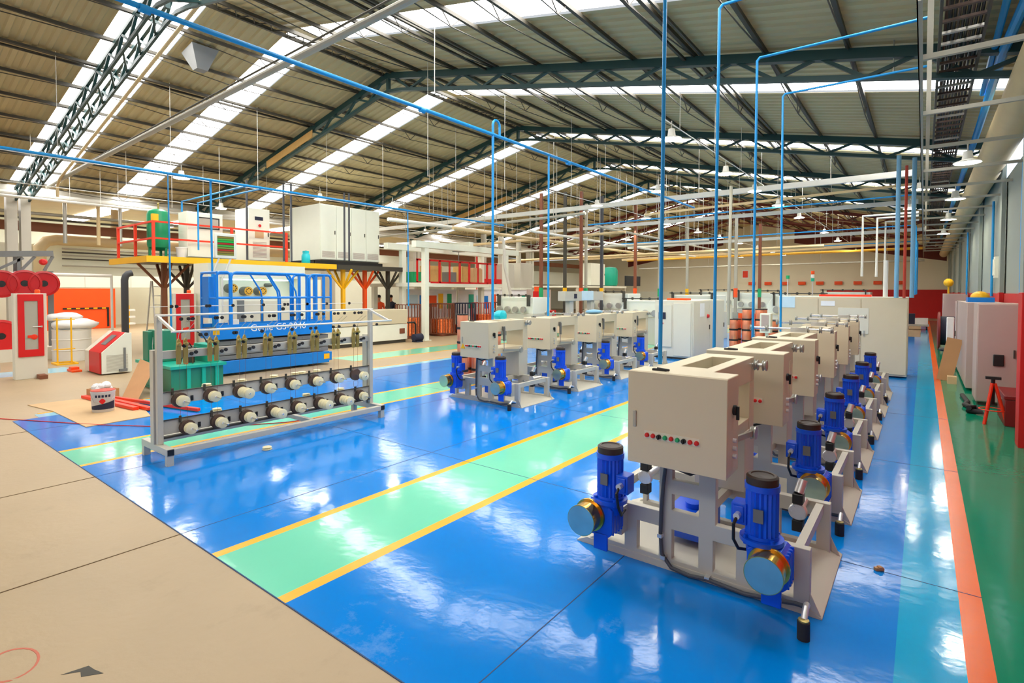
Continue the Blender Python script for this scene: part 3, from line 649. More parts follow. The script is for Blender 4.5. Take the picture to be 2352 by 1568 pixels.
# ------------------------------------------------------------------ green hydraulic unit behind the rack
t = thing('hydraulic_unit', 'green hydraulic power unit with coiled white hoses behind the spool rack', 'machine', (-11.95, 4.61, 0)); t.scale = (1.5, 0.66, 1.0)
b = MB(); b.cells([-0.75, -0.65, 0.33, 0.38], [-0.75, -0.70, 0.66, 0.71], lambda i, j: True, 0.05, 0.48, 'xy'); b.box(-0.72, 0.35, -0.72, 0.68, 0.0, 0.05); b.build('oil_tank', 'machine_green', t, bev=0.006)
b = MB(); b.box(-0.80, 0.43, -0.80, 0.76, 0.48, 0.54); b.build('top_plate', 'teal_green', t, bev=0.004)
for y in (-0.3, 0.12, 0.5):
    b = MB(); b.box(0.38, 0.41, y - 0.05, y + 0.05, 0.05, 0.48); b.build('tank_rib', 'teal_green', t)
b = MB(); b.box(-0.1, 0.35, 0.30, 0.62, 0.54, 0.90); b.box(-0.12, 0.37, 0.28, 0.64, 0.78, 0.83); b.build('terminal_box', 'teal_green', t, bev=0.006)
b = MB(); b.box(-0.62, -0.42, -0.72, -0.58, 0.54, 1.15); b.box(-0.58, -0.2, -0.60, -0.1, 0.54, 1.18); b.build('pump_block', 'machine_green', t, bev=0.012)
b = MB(); b.lathe([(0.0, 0.54), (0.13, 0.54), (0.13, 0.82), (0.10, 0.86), (0.0, 0.86)], (0.05, 0.02, 0), n=18); b.build('accumulator', 'dark_steel', t)
random.seed(11)
for i in range(6):
    a = random.uniform(-0.4, 0.4); r = random.uniform(0.16, 0.24)
    b = MB(); b.tube([(-0.44 + r * 0.4 * math.cos(j * PI / 8) + 0.03 * i, -0.52 + r * 0.7 * math.cos(j * PI / 8 + a) + 0.02 * i, 0.92 + r * 1.25 * math.sin(j * PI / 8)) for j in range(16)], 0.013, 6, closed=True); b.build('hose_coil', 'plastic_white', t)
for i, (p, m) in enumerate((([(0.1, 0.1, 0.8), (0.2, -0.1, 0.95), (0.25, -0.3, 0.75), (0.2, -0.35, 0.54)], 'black'), ([(0.2, 0.2, 0.7), (0.3, 0.0, 0.85), (0.3, -0.1, 0.7), (0.26, -0.05, 0.54)], 'copper_dark'), ([(-0.3, 0.1, 1.1), (-0.1, 0.3, 1.2), (0.1, 0.4, 1.05), (0.2, 0.45, 0.9)], 'black'))):
    b = MB(); b.tube(p, 0.014, 7); b.build('pressure_hose', m, t)
b = MB(); b.box(0.24, 0.28, -0.28, -0.20, 0.54, 0.80); b.build('level_gauge', 'orange', t)

# ------------------------------------------------------------------ blue scissor lift
t = thing('scissor_lift', 'blue scissor lift with white lettering and guard rails behind the spool rack', 'lift', (-13.25, 7.08, 0))
y0, y1 = -1.5, 1.52
b = MB(); b.box(-0.42, 0.42, y0, y1, 0.10, 0.34); b.box(0.42, 0.45, y0 + .1, y1 - .1, 0.06, 0.36); b.build('chassis', 'lift_blue', t, bev=0.01)
for x in (-0.36, 0.36):
    for y in (-0.95, 0.95):
        b = MB(); b.lathe([(0.15, -0.06), (0.19, -0.05), (0.19, 0.05), (0.15, 0.06)], (x, y, 0.19), 'x', 20); b.build('wheel', 'rubber', t)
for i in range(4):
    b = MB(); b.box(-0.36, 0.36, y0 + 0.08, y1 - 0.08, 0.37 + i * 0.115, 0.47 + i * 0.115)
    for k in range(6): b.lathe([(0.018, 0.36), (0.015, 0.37)], (0, y0 + 0.35 + k * 0.46, 0.42 + i * 0.115), 'x', 8)
    b.build('scissor_arm', 'lift_grey', t, bev=0.006)
b = MB(); b.box(-0.42, 0.44, y0, y1, 0.86, 1.10); b.build('platform_deck', 'lift_blue', t, bev=0.01)
b = MB(); b.box(0.40, 0.445, y0, y1, 1.10, 1.20); b.box(-0.42, -0.38, y0, y1, 1.10, 1.20); b.build('toe_board', 'lift_blue', t)
b = MB(); b.box(-0.40, 0.41, y0 + 0.02, y1 - 0.02, 1.10, 1.112); b.build('deck_mat', 'dark_steel', t)
def loop_rail(p, q, z0, z1, r=0.03, rr=0.12):
    p = Vector(p); q = Vector(q); d = (q - p).normalized(); b = MB(); pts = [p + Vector((0, 0, z0))]
    for i in range(5): a = i / 4 * PI / 2; pts.append(p + d * (rr - rr * math.cos(a)) + Vector((0, 0, z1 - rr + rr * math.sin(a))))
    for i in range(5): a = i / 4 * PI / 2; pts.append(q - d * (rr - rr * math.sin(a)) + Vector((0, 0, z1 - rr + rr * math.cos(a))))
    pts.append(q + Vector((0, 0, z0))); b.tube(pts, r, 8); return b
for x in (-0.40, 0.41):
    loop_rail((x, -1.15, 0), (x, 0.80, 0), 1.1, 2.42).build('guard_rail', 'lift_blue', t)
    loop_rail((x, 0.86, 0), (x, 1.50, 0), 1.1, 2.42).build('guard_rail', 'lift_blue', t)
    loop_rail((x, -1.47, 0), (x, -1.18, 0), 1.1, 2.42, rr=0.08).build('guard_rail', 'lift_blue', t)
    b = MB(); b.cyl((x, -1.47, 1.82), (x, 1.50, 1.82), 0.025, n=8); b.build('mid_rail', 'lift_blue', t)
    for y in (1.05, 1.28):
        b = MB(); b.box(x - 0.03, x + 0.03, y - 0.03, y + 0.03, 1.1, 2.40); b.build('rail_post', 'lift_blue', t)
    for y in (-0.05, 0.45):
        b = MB(); b.tube([(x, y - 0.25, 2.40), (x, y + 0.02, 1.98), (x, y + 0.05, 1.8), (x, y + 0.05, 1.1)], 0.022, 8); b.build('folding_brace', 'lift_blue', t)
for y in (-1.47, 1.50):
    b = MB(); b.cyl((-0.40, y, 2.41), (0.41, y, 2.41), 0.028, n=8); b.cyl((-0.40, y, 1.82), (0.41, y, 1.82), 0.022, n=8); b.build('end_rail', 'lift_blue', t)
b = MB(); b.box(-0.3, 0.05, -1.5, -1.38, 1.35, 2.32); b.build('control_box', 'lift_blue', t, bev=0.01)
b = MB(); b.box(0.0, 0.14, -1.05, -0.85, 1.12, 1.30); b.build('document_box', 'plastic_white', t)
b = MB(); b.box(0.452, 0.456, 1.25, 1.42, 0.16, 0.30); b.build('warning_label', 'yellow', t)
def text(body, size, parent, loc, rot, m, name='lettering', depth=0.002):
    cu = bpy.data.curves.new(name, 'FONT'); cu.body = body; cu.size = size; cu.extrude = depth; cu.align_x = 'CENTER'; cu.resolution_u = 4
    tmp = bpy.data.objects.new('tmp', cu); COL.objects.link(tmp); bpy.context.view_layer.update()
    me = bpy.data.meshes.new_from_object(tmp.evaluated_get(bpy.context.evaluated_depsgraph_get())); bpy.data.objects.remove(tmp); bpy.data.curves.remove(cu)
    me.materials.clear(); me.materials.append(M[m]); o = bpy.data.objects.new(name, me); COL.objects.link(o)
    if parent: o.parent = parent
    o.location = loc; o.rotation_euler = rot; return o
text('Genie GS-2046', 0.235, t, (0.446, 0.0, 1.02), (PI / 2, 0, PI / 2), 'paper')

# ------------------------------------------------------------------ mezzanine platform and what stands on it
PZ = 2.98
t = thing('platform', 'yellow-edged steel platform on branching posts carrying the white electrical cabinets', 'platform', (-18.2, 9.0, 0))
b = MB(); b.box(-2.4, 0.7, -3.2, 6.1, PZ - 0.13, PZ - 0.02); b.build('deck', 'dark_steel', t)
b = MB(); b.box(0.70, 0.78, -3.2, 2.9, PZ - 0.18, PZ); b.build('front_fascia', 'yellow', t)
b = MB(); b.box(0.70, 0.78, 2.9, 6.1, PZ - 0.18, PZ); b.build('rear_fascia', 'dark_steel', t)
b = MB(); b.box(-2.4, 0.78, -3.28, -3.2, PZ - 0.18, PZ); b.build('end_fascia', 'yellow', t)
for x, y, m in ((-0.2, -2.5, 'brown_beam'), (-0.9, -1.6, 'dark_steel'), (0.45, 3.4, 'yellow'), (0.2, 4.6, 'orange'), (0.3, 5.7, 'dark_steel')):
    b = MB(); b.box(x - 0.065, x + 0.065, y - 0.065, y + 0.065, 0, PZ - 0.15)
    for dx, dy in ((0, -0.7), (0, 0.7), (0.55, 0), (-0.55, 0)): b.bar((x, y, PZ - 0.95), (x + dx, y + dy, PZ - 0.18), 0.065)
    b.box(x - 0.2, x + 0.2, y - 0.2, y + 0.2, 0, 0.02); b.build('branching_post', m, t)
rail = thing('guard_railing', 'orange-red tube guard railing around the near corner of the yellow platform', 'railing', (-18.2, 9.0, PZ))
for x, y in ((0.62, -3.05), (0.62, -0.85), (0.62, 1.0), (-2.3, -3.05), (-0.8, -3.05)):
    b = MB(); b.box(x - 0.035, x + 0.035, y - 0.035, y + 0.035, 0.0, 1.02); b.build('railing_post', 'safety_red', rail)
for z in (0.52, 1.0):
    b = MB(); b.box(0.59, 0.65, -3.08, 1.0, z - 0.025, z + 0.025); b.build('railing_bar', 'safety_red', rail)
    b = MB(); b.box(-2.33, 0.60, -3.08, -3.02, z - 0.025, z + 0.025); b.build('railing_bar', 'safety_red', rail)
t = thing('pressure_vessel', 'tall green pressure vessel with yellow plate at the near end of the platform', 'tank', (-18.35, 6.35, PZ))
b = MB(); b.lathe([(0.0, 0.20), (0.18, 0.22), (0.28, 0.30), (0.30, 0.38), (0.30, 1.28), (0.27, 1.38), (0.16, 1.45), (0.0, 1.47)], n=28); b.build('vessel', 'tank_green', t)
for a in (0.5, 2.6, 4.7):
    b = MB(); b.box(0.24 * math.cos(a) - 0.03, 0.24 * math.cos(a) + 0.03, 0.24 * math.sin(a) - 0.03, 0.24 * math.sin(a) + 0.03, 0, 0.34); b.build('leg', 'tank_green', t)
b = MB(); b.box(0.18, 0.30, -0.26, -0.1, 1.05, 1.28); b.build('data_plate', 'yellow', t)
b = MB(); b.cyl((0, 0, 1.46), (0, 0, 1.62), 0.025, n=8); b.sphere((0, 0, 1.62), 0.035, 8, 6); b.build('relief_valve', 'brass', t)
t = thing('plastic_pail', 'white plastic pail on the platform between the green vessel and a cabinet', 'pail', (-17.75, 6.75, PZ))
b = MB(); b.lathe([(0.12, 0.0), (0.15, 0.27), (0.16, 0.30), (0.0, 0.30)], n=22); b.build('body', 'plastic_white', t); b = MB(); b.lathe([(0.165, 0.28), (0.165, 0.31), (0.0, 0.315)], n=22); b.build('lid', 'plastic_white', t)
def cabinet(name, label, loc, w, d, h, m='cab_white', doors=1, group=None, vents=False, win=False, cat='cabinet', rz=0.0, plinth=0.06):
    """front faces +x; w along y, d along -x"""
    t = thing(name, label, cat, loc, rz, group)
    b = MB(); b.box(-d, 0, 0, w, plinth, h); b.build('body', m, t, bev=0.008)
    b = MB(); b.box(-d + 0.03, -0.03, 0.03, w - 0.03, 0, plinth); b.build('plinth', 'dark_steel', t)
    for k in range(doors):
        y0 = w * k / doors + 0.012; y1 = w * (k + 1) / doors - 0.012
        b = MB(); b.box(0, 0.025, y0, y1, plinth + 0.02, h - 0.02); dr = b.build('door', m, t, bev=0.006)
        b = MB(); b.box(0.025, 0.05, y1 - 0.07, y1 - 0.045, h * 0.48, h * 0.48 + 0.14); b.build('handle', 'dark_steel', dr)
        if vents:
            b = MB()
            for i in range(8): b.box(0.025, 0.032, y0 + 0.06, y1 - 0.06, plinth + 0.10 + i * 0.03, plinth + 0.115 + i * 0.03)
            b.build('vent_grille', 'cab_grey', dr)
        if win:
            b = MB(); b.cells([y0 + 0.28, y0 + 0.31, y1 - 0.13, y1 - 0.10], [h - 0.50, h - 0.47, h - 0.17, h - 0.14], lambda i, j: not (i == 1 and j == 1), 0.025, 0.04, 'yz'); b.build('window_frame', 'black', dr)
            b = MB(); b.box(0.026, 0.030, y0 + 0.31, y1 - 0.13, h - 0.47, h - 0.17); b.build('window_pane', 'glass', dr)
    return t
cabinet('electrical_cabinet', 'single white cabinet with a black-framed window beside the green vessel on the platform', (-17.75, 6.90, PZ), 1.05, 0.62, 1.42, win=True, plinth=0.03)
t = cabinet('electrical_cabinet', 'narrow tall white cabinet with display and vent grille behind the orange railing', (-18.0, 8.88, PZ), 0.75, 0.9, 1.80, plinth=0.03)
b = MB(); b.box(0.026, 0.034, 0.22, 0.50, 1.40, 1.52); b.build('display', 'navy', t)
b = MB(); b.lathe([(0.035, 0.026), (0.035, 0.04), (0.05, 0.045), (0.05, 0.06), (0.0, 0.062)], (0, 0.38, 1.22), 'x', 14); b.build('stop_button', 'red', t)
b = MB()
for i in range(12): b.box(0.026, 0.033, 0.15, 0.62, 0.15 + i * 0.045, 0.17 + i * 0.045)
b.build('vent_grille', 'cab_grey', t)
b = MB(); b.box(0.026, 0.035, 0.22, 0.52, 0.80, 1.05); b.build('filter_mat', 'cardboard2', t)
t = cabinet('electrical_cabinet', 'largest white cabinet block with four vented doors at the far end of the platform', (-17.95, 11.55, PZ + 0.14), 2.75, 2.1, 2.14, doors=4, vents=True, plinth=0.05)
t = thing('skid', 'black steel skid under the largest white cabinet block on the platform', 'skid', (-17.95, 11.5, PZ))
b = MB(); b.box(-2.1, 0.05, -0.2, 0.0, 0.0, 0.14); b.box(-2.1, 0.05, 1.3, 1.5, 0.0, 0.14); b.box(-2.1, 0.05, 2.7, 2.9, 0.0, 0.14); b.box(0.0, 0.08, -0.2, 2.9, 0.0, 0.135); b.build('skid_frame', 'black', t)
t = thing('gas_cylinder', 'short turquoise gas bottle on the platform in front of the big cabinet', 'gas bottle', (-17.6, 10.75, PZ))
b = MB(); b.lathe([(0.0, 0.0), (0.14, 0.0), (0.15, 0.03), (0.15, 0.26), (0.12, 0.34), (0.05, 0.38), (0.0, 0.38)], n=22); b.build('bottle', 'cyan_plastic', t)
b = MB(); b.lathe([(0.035, 0.38), (0.035, 0.45), (0.0, 0.45)], n=12); b.cells([-0.08, -0.06, 0.06, 0.08], [-0.08, -0.06, 0.06, 0.08], lambda i, j: not (i == 1 and j == 1), 0.36, 0.44, 'xy'); b.build('valve_guard', 'cyan_plastic', t)
# control monitor on a bent stand, green and red read-outs
t = thing('control_monitor', 'monitor with green and red rows of read-outs on a tubular stand above the blue lift', 'monitor', (-14.6, 6.62, 0))
b = MB(); b.box(-0.08, 0.0, -0.28, 0.28, 2.84, 3.50); b.build('housing', 'cab_white', t, bev=0.02)
b = MB(); b.box(0.0, 0.006, -0.22, 0.20, 2.92, 3.42); b.build('screen', 'screen', t)
b = MB(); b.box(-0.12, -0.08, 0.16, 0.30, 2.9, 3.4); b.build('back_box', 'navy', t)
for y in (-0.16, 0.14):
    b = MB(); b.tube([(-0.04, y, 2.86), (-0.06, y - 0.12, 2.5), (-0.1, y - 0.2, 2.3), (-0.12, y - 0.2, 0.0)], 0.025, 8); b.build('stand_tube', 'white_pipe', t)
# wire machine cabinet with lit recess behind the lift
t = thing('annealer_cabinet', 'big cream machine cabinet with a lit recess and three slotted reels behind the blue lift', 'machine', (-15.3, 6.46, 0))
us = [0, 0.30, 2.62, 2.85]; ws = [0, 1.75, 2.36, 2.74]
b = MB(); b.cells(us, ws, lambda i, j: not (i == 1 and j == 1), -0.5, 0, 'yz'); b.box(-0.9, -0.5, 0, 2.85, 0, 2.74); b.build('housing', 'cab_white', t)
b = MB(); b.box(0, 0.02, 0.35, 1.45, 0.2, 1.70); b.build('lower_door', 'cream2', t, bev=0.006); b = MB(); b.box(0, 0.02, 1.50, 2.60, 0.2, 1.70); b.build('lower_door', 'cream2', t, bev=0.006)
b = MB(); b.box(-0.05, 0.03, 0.75, 0.95, 0.15, 1.72); b.build('door_gap', 'lift_grey', t); b = MB(); b.box(-0.05, 0.03, 1.42, 1.5, 0.15, 1.72); b.build('door_gap', 'black', t)
b = MB(); b.cyl((-0.2, 0.5, 2.31), (-0.2, 2.4, 2.31), 0.02, n=8); b.build('lamp_tube', 'tube', t)
for y, z in ((0.75, 2.06), (1.18, 1.98), (1.6, 1.98)):
    b = MB(); b.lathe([(0.13, -0.5), (0.13, -0.2), (0.125, -0.19)], (0, y, z), 'x', 24); rl = b.build('reel', 'aluminium_dark', t)
    b = MB()
    b.lathe([(0.12, -0.19), (0.12, -0.17), (0.0, -0.165)], (0, y, z), 'x', 24); b.build('reel_face', 'reel_yellow', rl)
    for k in range(8):
        a = k * PI / 4; b = MB(); b.lathe([(0.018, -0.168), (0.016, -0.160), (0.0, -0.160)], (0, y + 0.075 * math.cos(a), z + 0.075 * math.sin(a)), 'x', 8); b.build('slot', 'black', rl)
b = MB(); b.lathe([(0.06, -0.5), (0.06, -0.2), (0.03, -0.1)], (0, 1.85, 2.16), 'x', 16); b.build('wire_guide', 'aluminium_dark', t)
b = MB(); b.lathe([(0.05, 0.02), (0.05, 0.06), (0.0, 0.07)], (0, 2.1, 1.45), 'x', 14); b.build('lock_knob', 'black', t)

# ------------------------------------------------------------------ left side machines
def guard_door(loc, label):
    t = thing('guard_cabinet', label, 'cabinet', loc, 0, 'red guard cabinets with windows')
    b = MB(); b.box(-0.25, 0.0, 0, 0.56, 0.0, 1.92); b.build('body', 'cream2', t, bev=0.006)
    b = MB(); b.cells([0.06, 0.17, 0.40, 0.50], [0.50, 0.66, 1.75, 1.90], lambda i, j: not (i == 1 and j == 1), 0.0, 0.03, 'yz'); dr = b.build('door', 'red', t, bev=0.005)
    b = MB(); b.box(0.003, 0.010, 0.17, 0.40, 0.66, 1.75); b.build('window_pane', 'glass', dr)
    b = MB(); b.box(0.03, 0.06, 0.44, 0.47, 1.15, 1.19); b.cyl((0.05, 0.30, 1.17), (0.05, 0.46, 1.17), 0.012, n=8); b.build('handle', 'galv', dr)
    b = MB(); b.box(0.012, 0.03, 0.22, 0.34, 0.92, 0.98); b.lathe([(0.06, 0.012), (0.06, 0.025), (0.0, 0.03)], (0, 0.33, 0.94), 'x', 16); b.build('lock_wheel', 'safety_red', dr)
    b = MB(); b.lathe([(0.05, 1.92), (0.05, 1.99), (0.03, 2.01), (0.0, 2.01)], (-0.1, 0.42, 0), n=14); b.build('beacon', 'orange', t)
    return t
guard_door((-15.9, 2.66, 0), 'tall cream cabinet with a red framed window door standing left of the orange machine')
guard_door((-15.9, 5.83, 0), 'cream cabinet with red framed door seen between the platform posts and the blue lift')
b = MB(); b.box(-0.05, 0.25, 0.36, 0.50, 0.0, 0.09); tag(b.build('wooden_block', 'brown_beam', loc=(-15.85, 2.66, 0), bev=0.004), 'small brown wooden block on the floor at the foot of the red door cabinet', 'block')
# reel stand with red reels, black gallows frame
t = thing('reel_stand', 'machine stand with big dark red wire reels and a dark gallows frame on top', 'machine', (-20.2, 3.3, 0))
b = MB(); b.box(-0.5, 0.2, -1.4, 1.0, 0.0, 0.35); b.build('base', 'cream2', t)
for y, z, r in ((-0.62, 2.14, 0.38), (-0.18, 2.16, 0.38), (0.30, 2.18, 0.38), (0.72, 2.18, 0.36), (-0.75, 0.72, 0.45), (-0.2, 0.72, 0.45)):
    b = MB(); b.lathe([(r, -0.14), (r, -0.10), (r * 0.55, -0.09), (r * 0.55, 0.09), (r, 0.10), (r, 0.14), (r * 0.86, 0.15), (r * 0.84, 0.125), (0.09, 0.12), (0.09, 0.09), (0.0, 0.09)], (0, y, z), 'x', 32); rl = b.build('reel', 'reel_red' if z > 1 else 'red', t)
    b = MB(); b.lathe([(0.085, 0.10), (0.085, 0.128), (0.0, 0.13)], (0, y, z), 'x', 18); b.build('hub', 'black', rl)
b = MB(); b.box(-0.1, 0.14, -0.98, -0.42, 1.12, 1.70); b.lathe([(0.26, 0.14), (0.26, 0.2), (0.1, 0.24), (0.0, 0.24)], (0, -0.55, 1.4), 'x', 24); b.build('drive_cover', 'lift_blue', t, bev=0.02)
for y in (-0.9, 0.2, 0.95):
    b = MB(); b.box(-0.35, -0.25, y - 0.06, y + 0.06, 0.35, 3.0 if y == 0.2 else 2.55); b.build('upright', 'lift_grey', t)
b = MB(); b.bar((0.0, -0.25, 2.98), (0.0, 0.95, 3.06), 0.14, 0.16); b.build('gallows_beam', 'lift_grey', t)
for p, q in (((0.0, -0.25, 2.95), (0.0, -0.72, 2.62)), ((0.0, 0.3, 2.9), (0.0, -0.25, 2.55)), ((0.0, 0.55, 2.95), (0.0, 0.25, 2.55)), ((0.0, 0.95, 2.98), (0.0, 0.75, 2.55)), ((0.0, 0.2, 3.0), (0.0, 0.2, 2.3))):
    b = MB(); b.bar(p, q, 0.07); b.build('brace', 'lift_grey', t)
b = MB(); b.cyl((0.06, -1.6, 2.46), (0.06, 2.35, 2.44), 0.05, n=10); b.cyl((0.06, 2.35, 2.46), (0.06, 2.35, 0.3), 0.035, n=10); b.build('guard_tube', 'white_pipe', t)
for y, z in ((-0.42, 2.93), (0.70, 2.80)):
    b = MB(); b.lathe([(0.09, 0.1), (0.09, 0.2), (0.05, 0.24), (0.0, 0.24)], (0, y, z), 'x', 16); b.build('buzzer', 'red', t)
# barrel and bag
t = thing('steel_drum', 'silver steel drum standing behind the red door cabinet with white bags on it', 'drum', (-19.3, 4.45, 0))
b = MB(); pf = [(0.0, 0.0), (0.44, 0.0)]
for z in (0.30, 0.60):
    pf += [(0.44, z - 0.02), (0.455, z), (0.44, z + 0.02)]
pf += [(0.44, 0.86), (0.455, 0.88), (0.43, 0.89), (0.42, 0.87), (0.0, 0.87)]
b.lathe(pf, n=28); b.build('barrel', 'white_pipe', t)
for i, (dx, dy, dz, r, lab) in enumerate(((0.05, 0.06, 1.02, 0.40, 'lower one, spread over the rim'), (-0.05, -0.14, 1.22, 0.30, 'upper one, heaped on the other'))):
    b = MB(); b.sphere((0, 0, 0), r, 14, 9, (1.1, 1.35, 0.45)); o = b.build('plastic_bag', 'plastic_white', loc=(-19.3 + dx, 4.45 + dy, dz), angle=80)
    for v in o.data.vertices: v.co += Vector((random.uniform(-.02, .02), random.uniform(-.03, .03), random.uniform(-.02, .02)))
    tag(o, 'crumpled white plastic bag lying on the silver drum, %s' % lab, 'bag', 'white bags on the drum')
t = thing('yellow_trestle', 'yellow tube trestle standing in front of the silver drum', 'stand', (-18.4, 4.05, 0))
for y in (-0.12, 0.18):
    b = MB(); b.cyl((0, y, 0), (0, y, 1.25), 0.02, n=8); b.build('upright', 'yellow', t)
for z in (0.4, 1.2):
    b = MB(); b.cyl((0, -0.2, z), (0, 0.26, z), 0.015, n=8); b.build('crossbar', 'yellow', t)
b = MB(); b.cells([-0.3, -0.25, 0.25, 0.3], [-0.2, -0.15, 0.21, 0.26], lambda i, j: not (i == 1 and j == 1), 0, 0.04, 'xy'); b.build('base_frame', 'yellow', t)
# low console with sloping red lid
t = thing('operator_console', 'low cream console with a sloping red front panel beside the green hydraulic unit', 'console', (-15.2, 4.02, 0))
b = MB(); b.prism([(0.03, 0.03), (0.62, 0.03), (0.62, 0.96), (0.50, 0.96), (0.03, 0.52)], -1.15, -0.03, 'yz'); b.build('body', 'cream2', t, bev=0.01)
b = MB(); b.prism([(0.0, 0.03), (0.035, 0.03), (0.035, 0.51), (0.52, 0.965), (0.50, 0.985), (0.0, 0.53)], -0.85, -0.05, 'yz'); b.build('front_panel', 'red', t, bev=0.004)
b = MB(); b.prism([(0.0, 0.03), (0.035, 0.03), (0.035, 0.50), (0.62, 0.965), (0.50, 0.975), (0.0, 0.52)], -1.18, -0.86, 'yz'); b.build('left_cheek', 'cream2', t, bev=0.004)
b = MB(); b.prism([(0.03, 0.03), (0.63, 0.03), (0.63, 0.97), (0.50, 0.97), (0.03, 0.53)], -0.05, 0.0, 'yz'); b.build('side_panel', 'cab_white', t, bev=0.004)
b = MB(); b.prism([(0.17, 0.685), (0.40, 0.90), (0.393, 0.912), (0.163, 0.695)], -0.55, -0.25, 'yz'); b.build('window', 'lift_grey', t)
b = MB()
for i in range(14): b.box(0.001, 0.006, 0.12, 0.55, 0.08 + i * 0.028, 0.094 + i * 0.028)
b.build('louvre', 'frame_grey', t)
b = MB(); b.box(0.0, 0.03, 0.46, 0.50, 0.12, 0.62); b.box(0.0, 0.06, 0.36, 0.52, 0.06, 0.12); b.build('cable_duct', 'lift_grey', t)
b = MB(); b.box(-0.2, 0.25, -0.1, 0.1, 0.0, 0.05); b.box(-0.12, 0.1, -0.08, 0.08, 0.05, 0.11); tag(b.build('foot_pedal', 'orange', loc=(-16.55, 3.85, 0), bev=0.008), 'orange foot pedal on the floor in front of the low red console', 'pedal')
# orange press far left and the black bent post
t = thing('orange_press', 'big bright orange machine with cream upper panels beyond the silver drum', 'machine', (-34.0, 7.2, 0))
b = MB(); b.box(-1.2, 0, -0.6, 2.5, 0.0, 2.08); b.build('lower_housing', 'orange', t, bev=0.02)
b = MB(); b.box(0.0, 0.05, 0.3, 2.2, 1.02, 1.10); b.box(0.0, 0.05, 2.12, 2.2, 0.1, 1.02); b.build('seam', 'black', t)
for k in range(5):
    b = MB(); b.box(0.05, 0.06, 0.45 + k * 0.36, 0.62 + k * 0.36, 1.03, 1.09); b.build('hazard_mark', 'yellow', t)
b = MB(); b.box(-1.2, 0.0, -1.6, 6.5, 2.12, 3.9); b.build('upper_panel', 'cab_white', t, bev=0.02)
b = MB(); b.box(0.0, 0.01, 1.2, 1.22, 2.12, 3.9); b.box(0.0, 0.01, 3.2, 3.22, 2.12, 3.9); b.build('panel_joint', 'frame_grey', t)
for y, z in ((0.15, 3.5), (0.5, 3.5), (0.15, 3.3), (0.5, 3.3)):
    b = MB(); b.box(0.0, 0.02, y, y + 0.1, z, z + 0.05); b.build('latch', 'black', t)
t = thing('safety_post', 'yellow and white banded light barrier post beside the orange machine', 'post', (-33.0, 9.9, 0))
b = MB(); b.box(-0.1, 0.1, -0.1, 0.1, 0, 1.2); b.build('post', 'yellow', t)
for k in range(3):
    b = MB(); b.box(-0.11, 0.11, -0.11, 0.35, 0.2 + 0.35 * k, 0.3 + 0.35 * k); b.build('band', 'plastic_white', t)
b = MB(); pts = [(0, 0, 0), (0, 0, 2.35), (0, 0.03, 2.48), (0, 0.10, 2.56), (0, 0.22, 2.60)] ; b.tube(pts, 0.11, 12); tag(b.build('bent_post', 'cable', loc=(-22.0, 6.55, 0)), 'thick dark grey bent tube post standing beside the ladder', 'post')
t = thing('step_ladder', 'aluminium step ladder standing under the platform beside the dark bent post', 'ladder', (-20.3, 6.75, 0))
for y, lean in ((0.0, -0.5), (0.42, -0.5), (0.0, 0.5), (0.42, 0.5)):
    b = MB(); b.bar((lean, y, 0), (lean * 0.1, y + (0.05 if y < .2 else -0.05), 2.3), 0.06, 0.03); b.build('stile', 'alu', t)
for k in range(7):
    z = 0.3 + 0.3 * k; b = MB(); b.box(0.5 * (1 - z / 2.5) - 0.04, 0.5 * (1 - z / 2.5) + 0.04, 0.02, 0.40, z, z + 0.025); b.build('tread', 'alu', t)
# quench tank right of the lift
t = thing('quench_tank', 'long cream water tank running along the floor right of the blue lift', 'tank', (-16.0, 10.75, 0))
b = MB(); b.box(-0.9, 0.0, 0, 3.35, 0.12, 0.72); b.build('base', 'cab_white', t, bev=0.01)
b = MB(); b.box(-0.9, 0.02, 0, 3.35, 0.74, 1.28); b.build('trough', 'cream', t, bev=0.01)
b = MB(); b.box(-0.85, -0.05, 0.05, 3.3, 0, 0.12); b.build('plinth', 'dark_steel', t)
b = MB(); b.box(0.0, 0.02, 2.95, 3.2, 0.35, 0.55); b.build('junction_box', 'copper_dark', t)
t = thing('pump_motor', 'dark pump with curved pipe on the floor at the end of the cream tank', 'pump', (-15.7, 14.35, 0))
b = MB(); b.lathe([(0.0, -0.22), (0.14, -0.2), (0.15, 0.2), (0.0, 0.22)], (0, 0, 0.18), 'y', 18); b.box(-0.15, 0.15, -0.15, 0.15, 0, 0.05); b.build('pump_body', 'navy', t)
b = MB(); b.tube([(0, -0.1, 0.3), (0, -0.1, 0.7), (0, -0.16, 0.78), (0, -0.5, 0.78)], 0.04, 8); b.build('suction_pipe', 'black', t)

# ------------------------------------------------------------------ overhead services
def pipe(name, pts, r, m, label, cat='pipe', group=None, n=10, elbows=False):
    b = MB(); b.tube(pts, r, n); return tag(b.build(name, m), label, cat, group)
t = thing('air_main', 'thick blue compressed air main running high along the hall over the middle machine row', 'pipe', (-6.5, 0, 4.93))
b = MB(); b.cyl((0, -6, 0), (0, 19.0, 0.04), 0.031, n=12); b.build('pipe_run', 'blue_pipe', t)
for y in (2.1, 6.0, 10.5, 14.5):
    b = MB(); b.cyl((0, y, 0), (0, y + 0.1, 0), 0.046, n=12); b.build('coupling', 'blue_pipe', t)
pipe('air_drop', [(-6.5, 8.05, 4.93), (-6.5, 8.05, 5.12)] + [(-6.5, 7.95 + 0.1 * math.cos(a * PI / 6), 5.14 + 0.1 * math.sin(a * PI / 6)) for a in range(7)] + [(-6.5, 7.85, 5.1), (-6.5, 7.85, 1.46)], 0.024, 'blue_pipe', 'blue hooked air drop pipe coming down on the nearest machine of the middle row', group='blue air drop pipes')
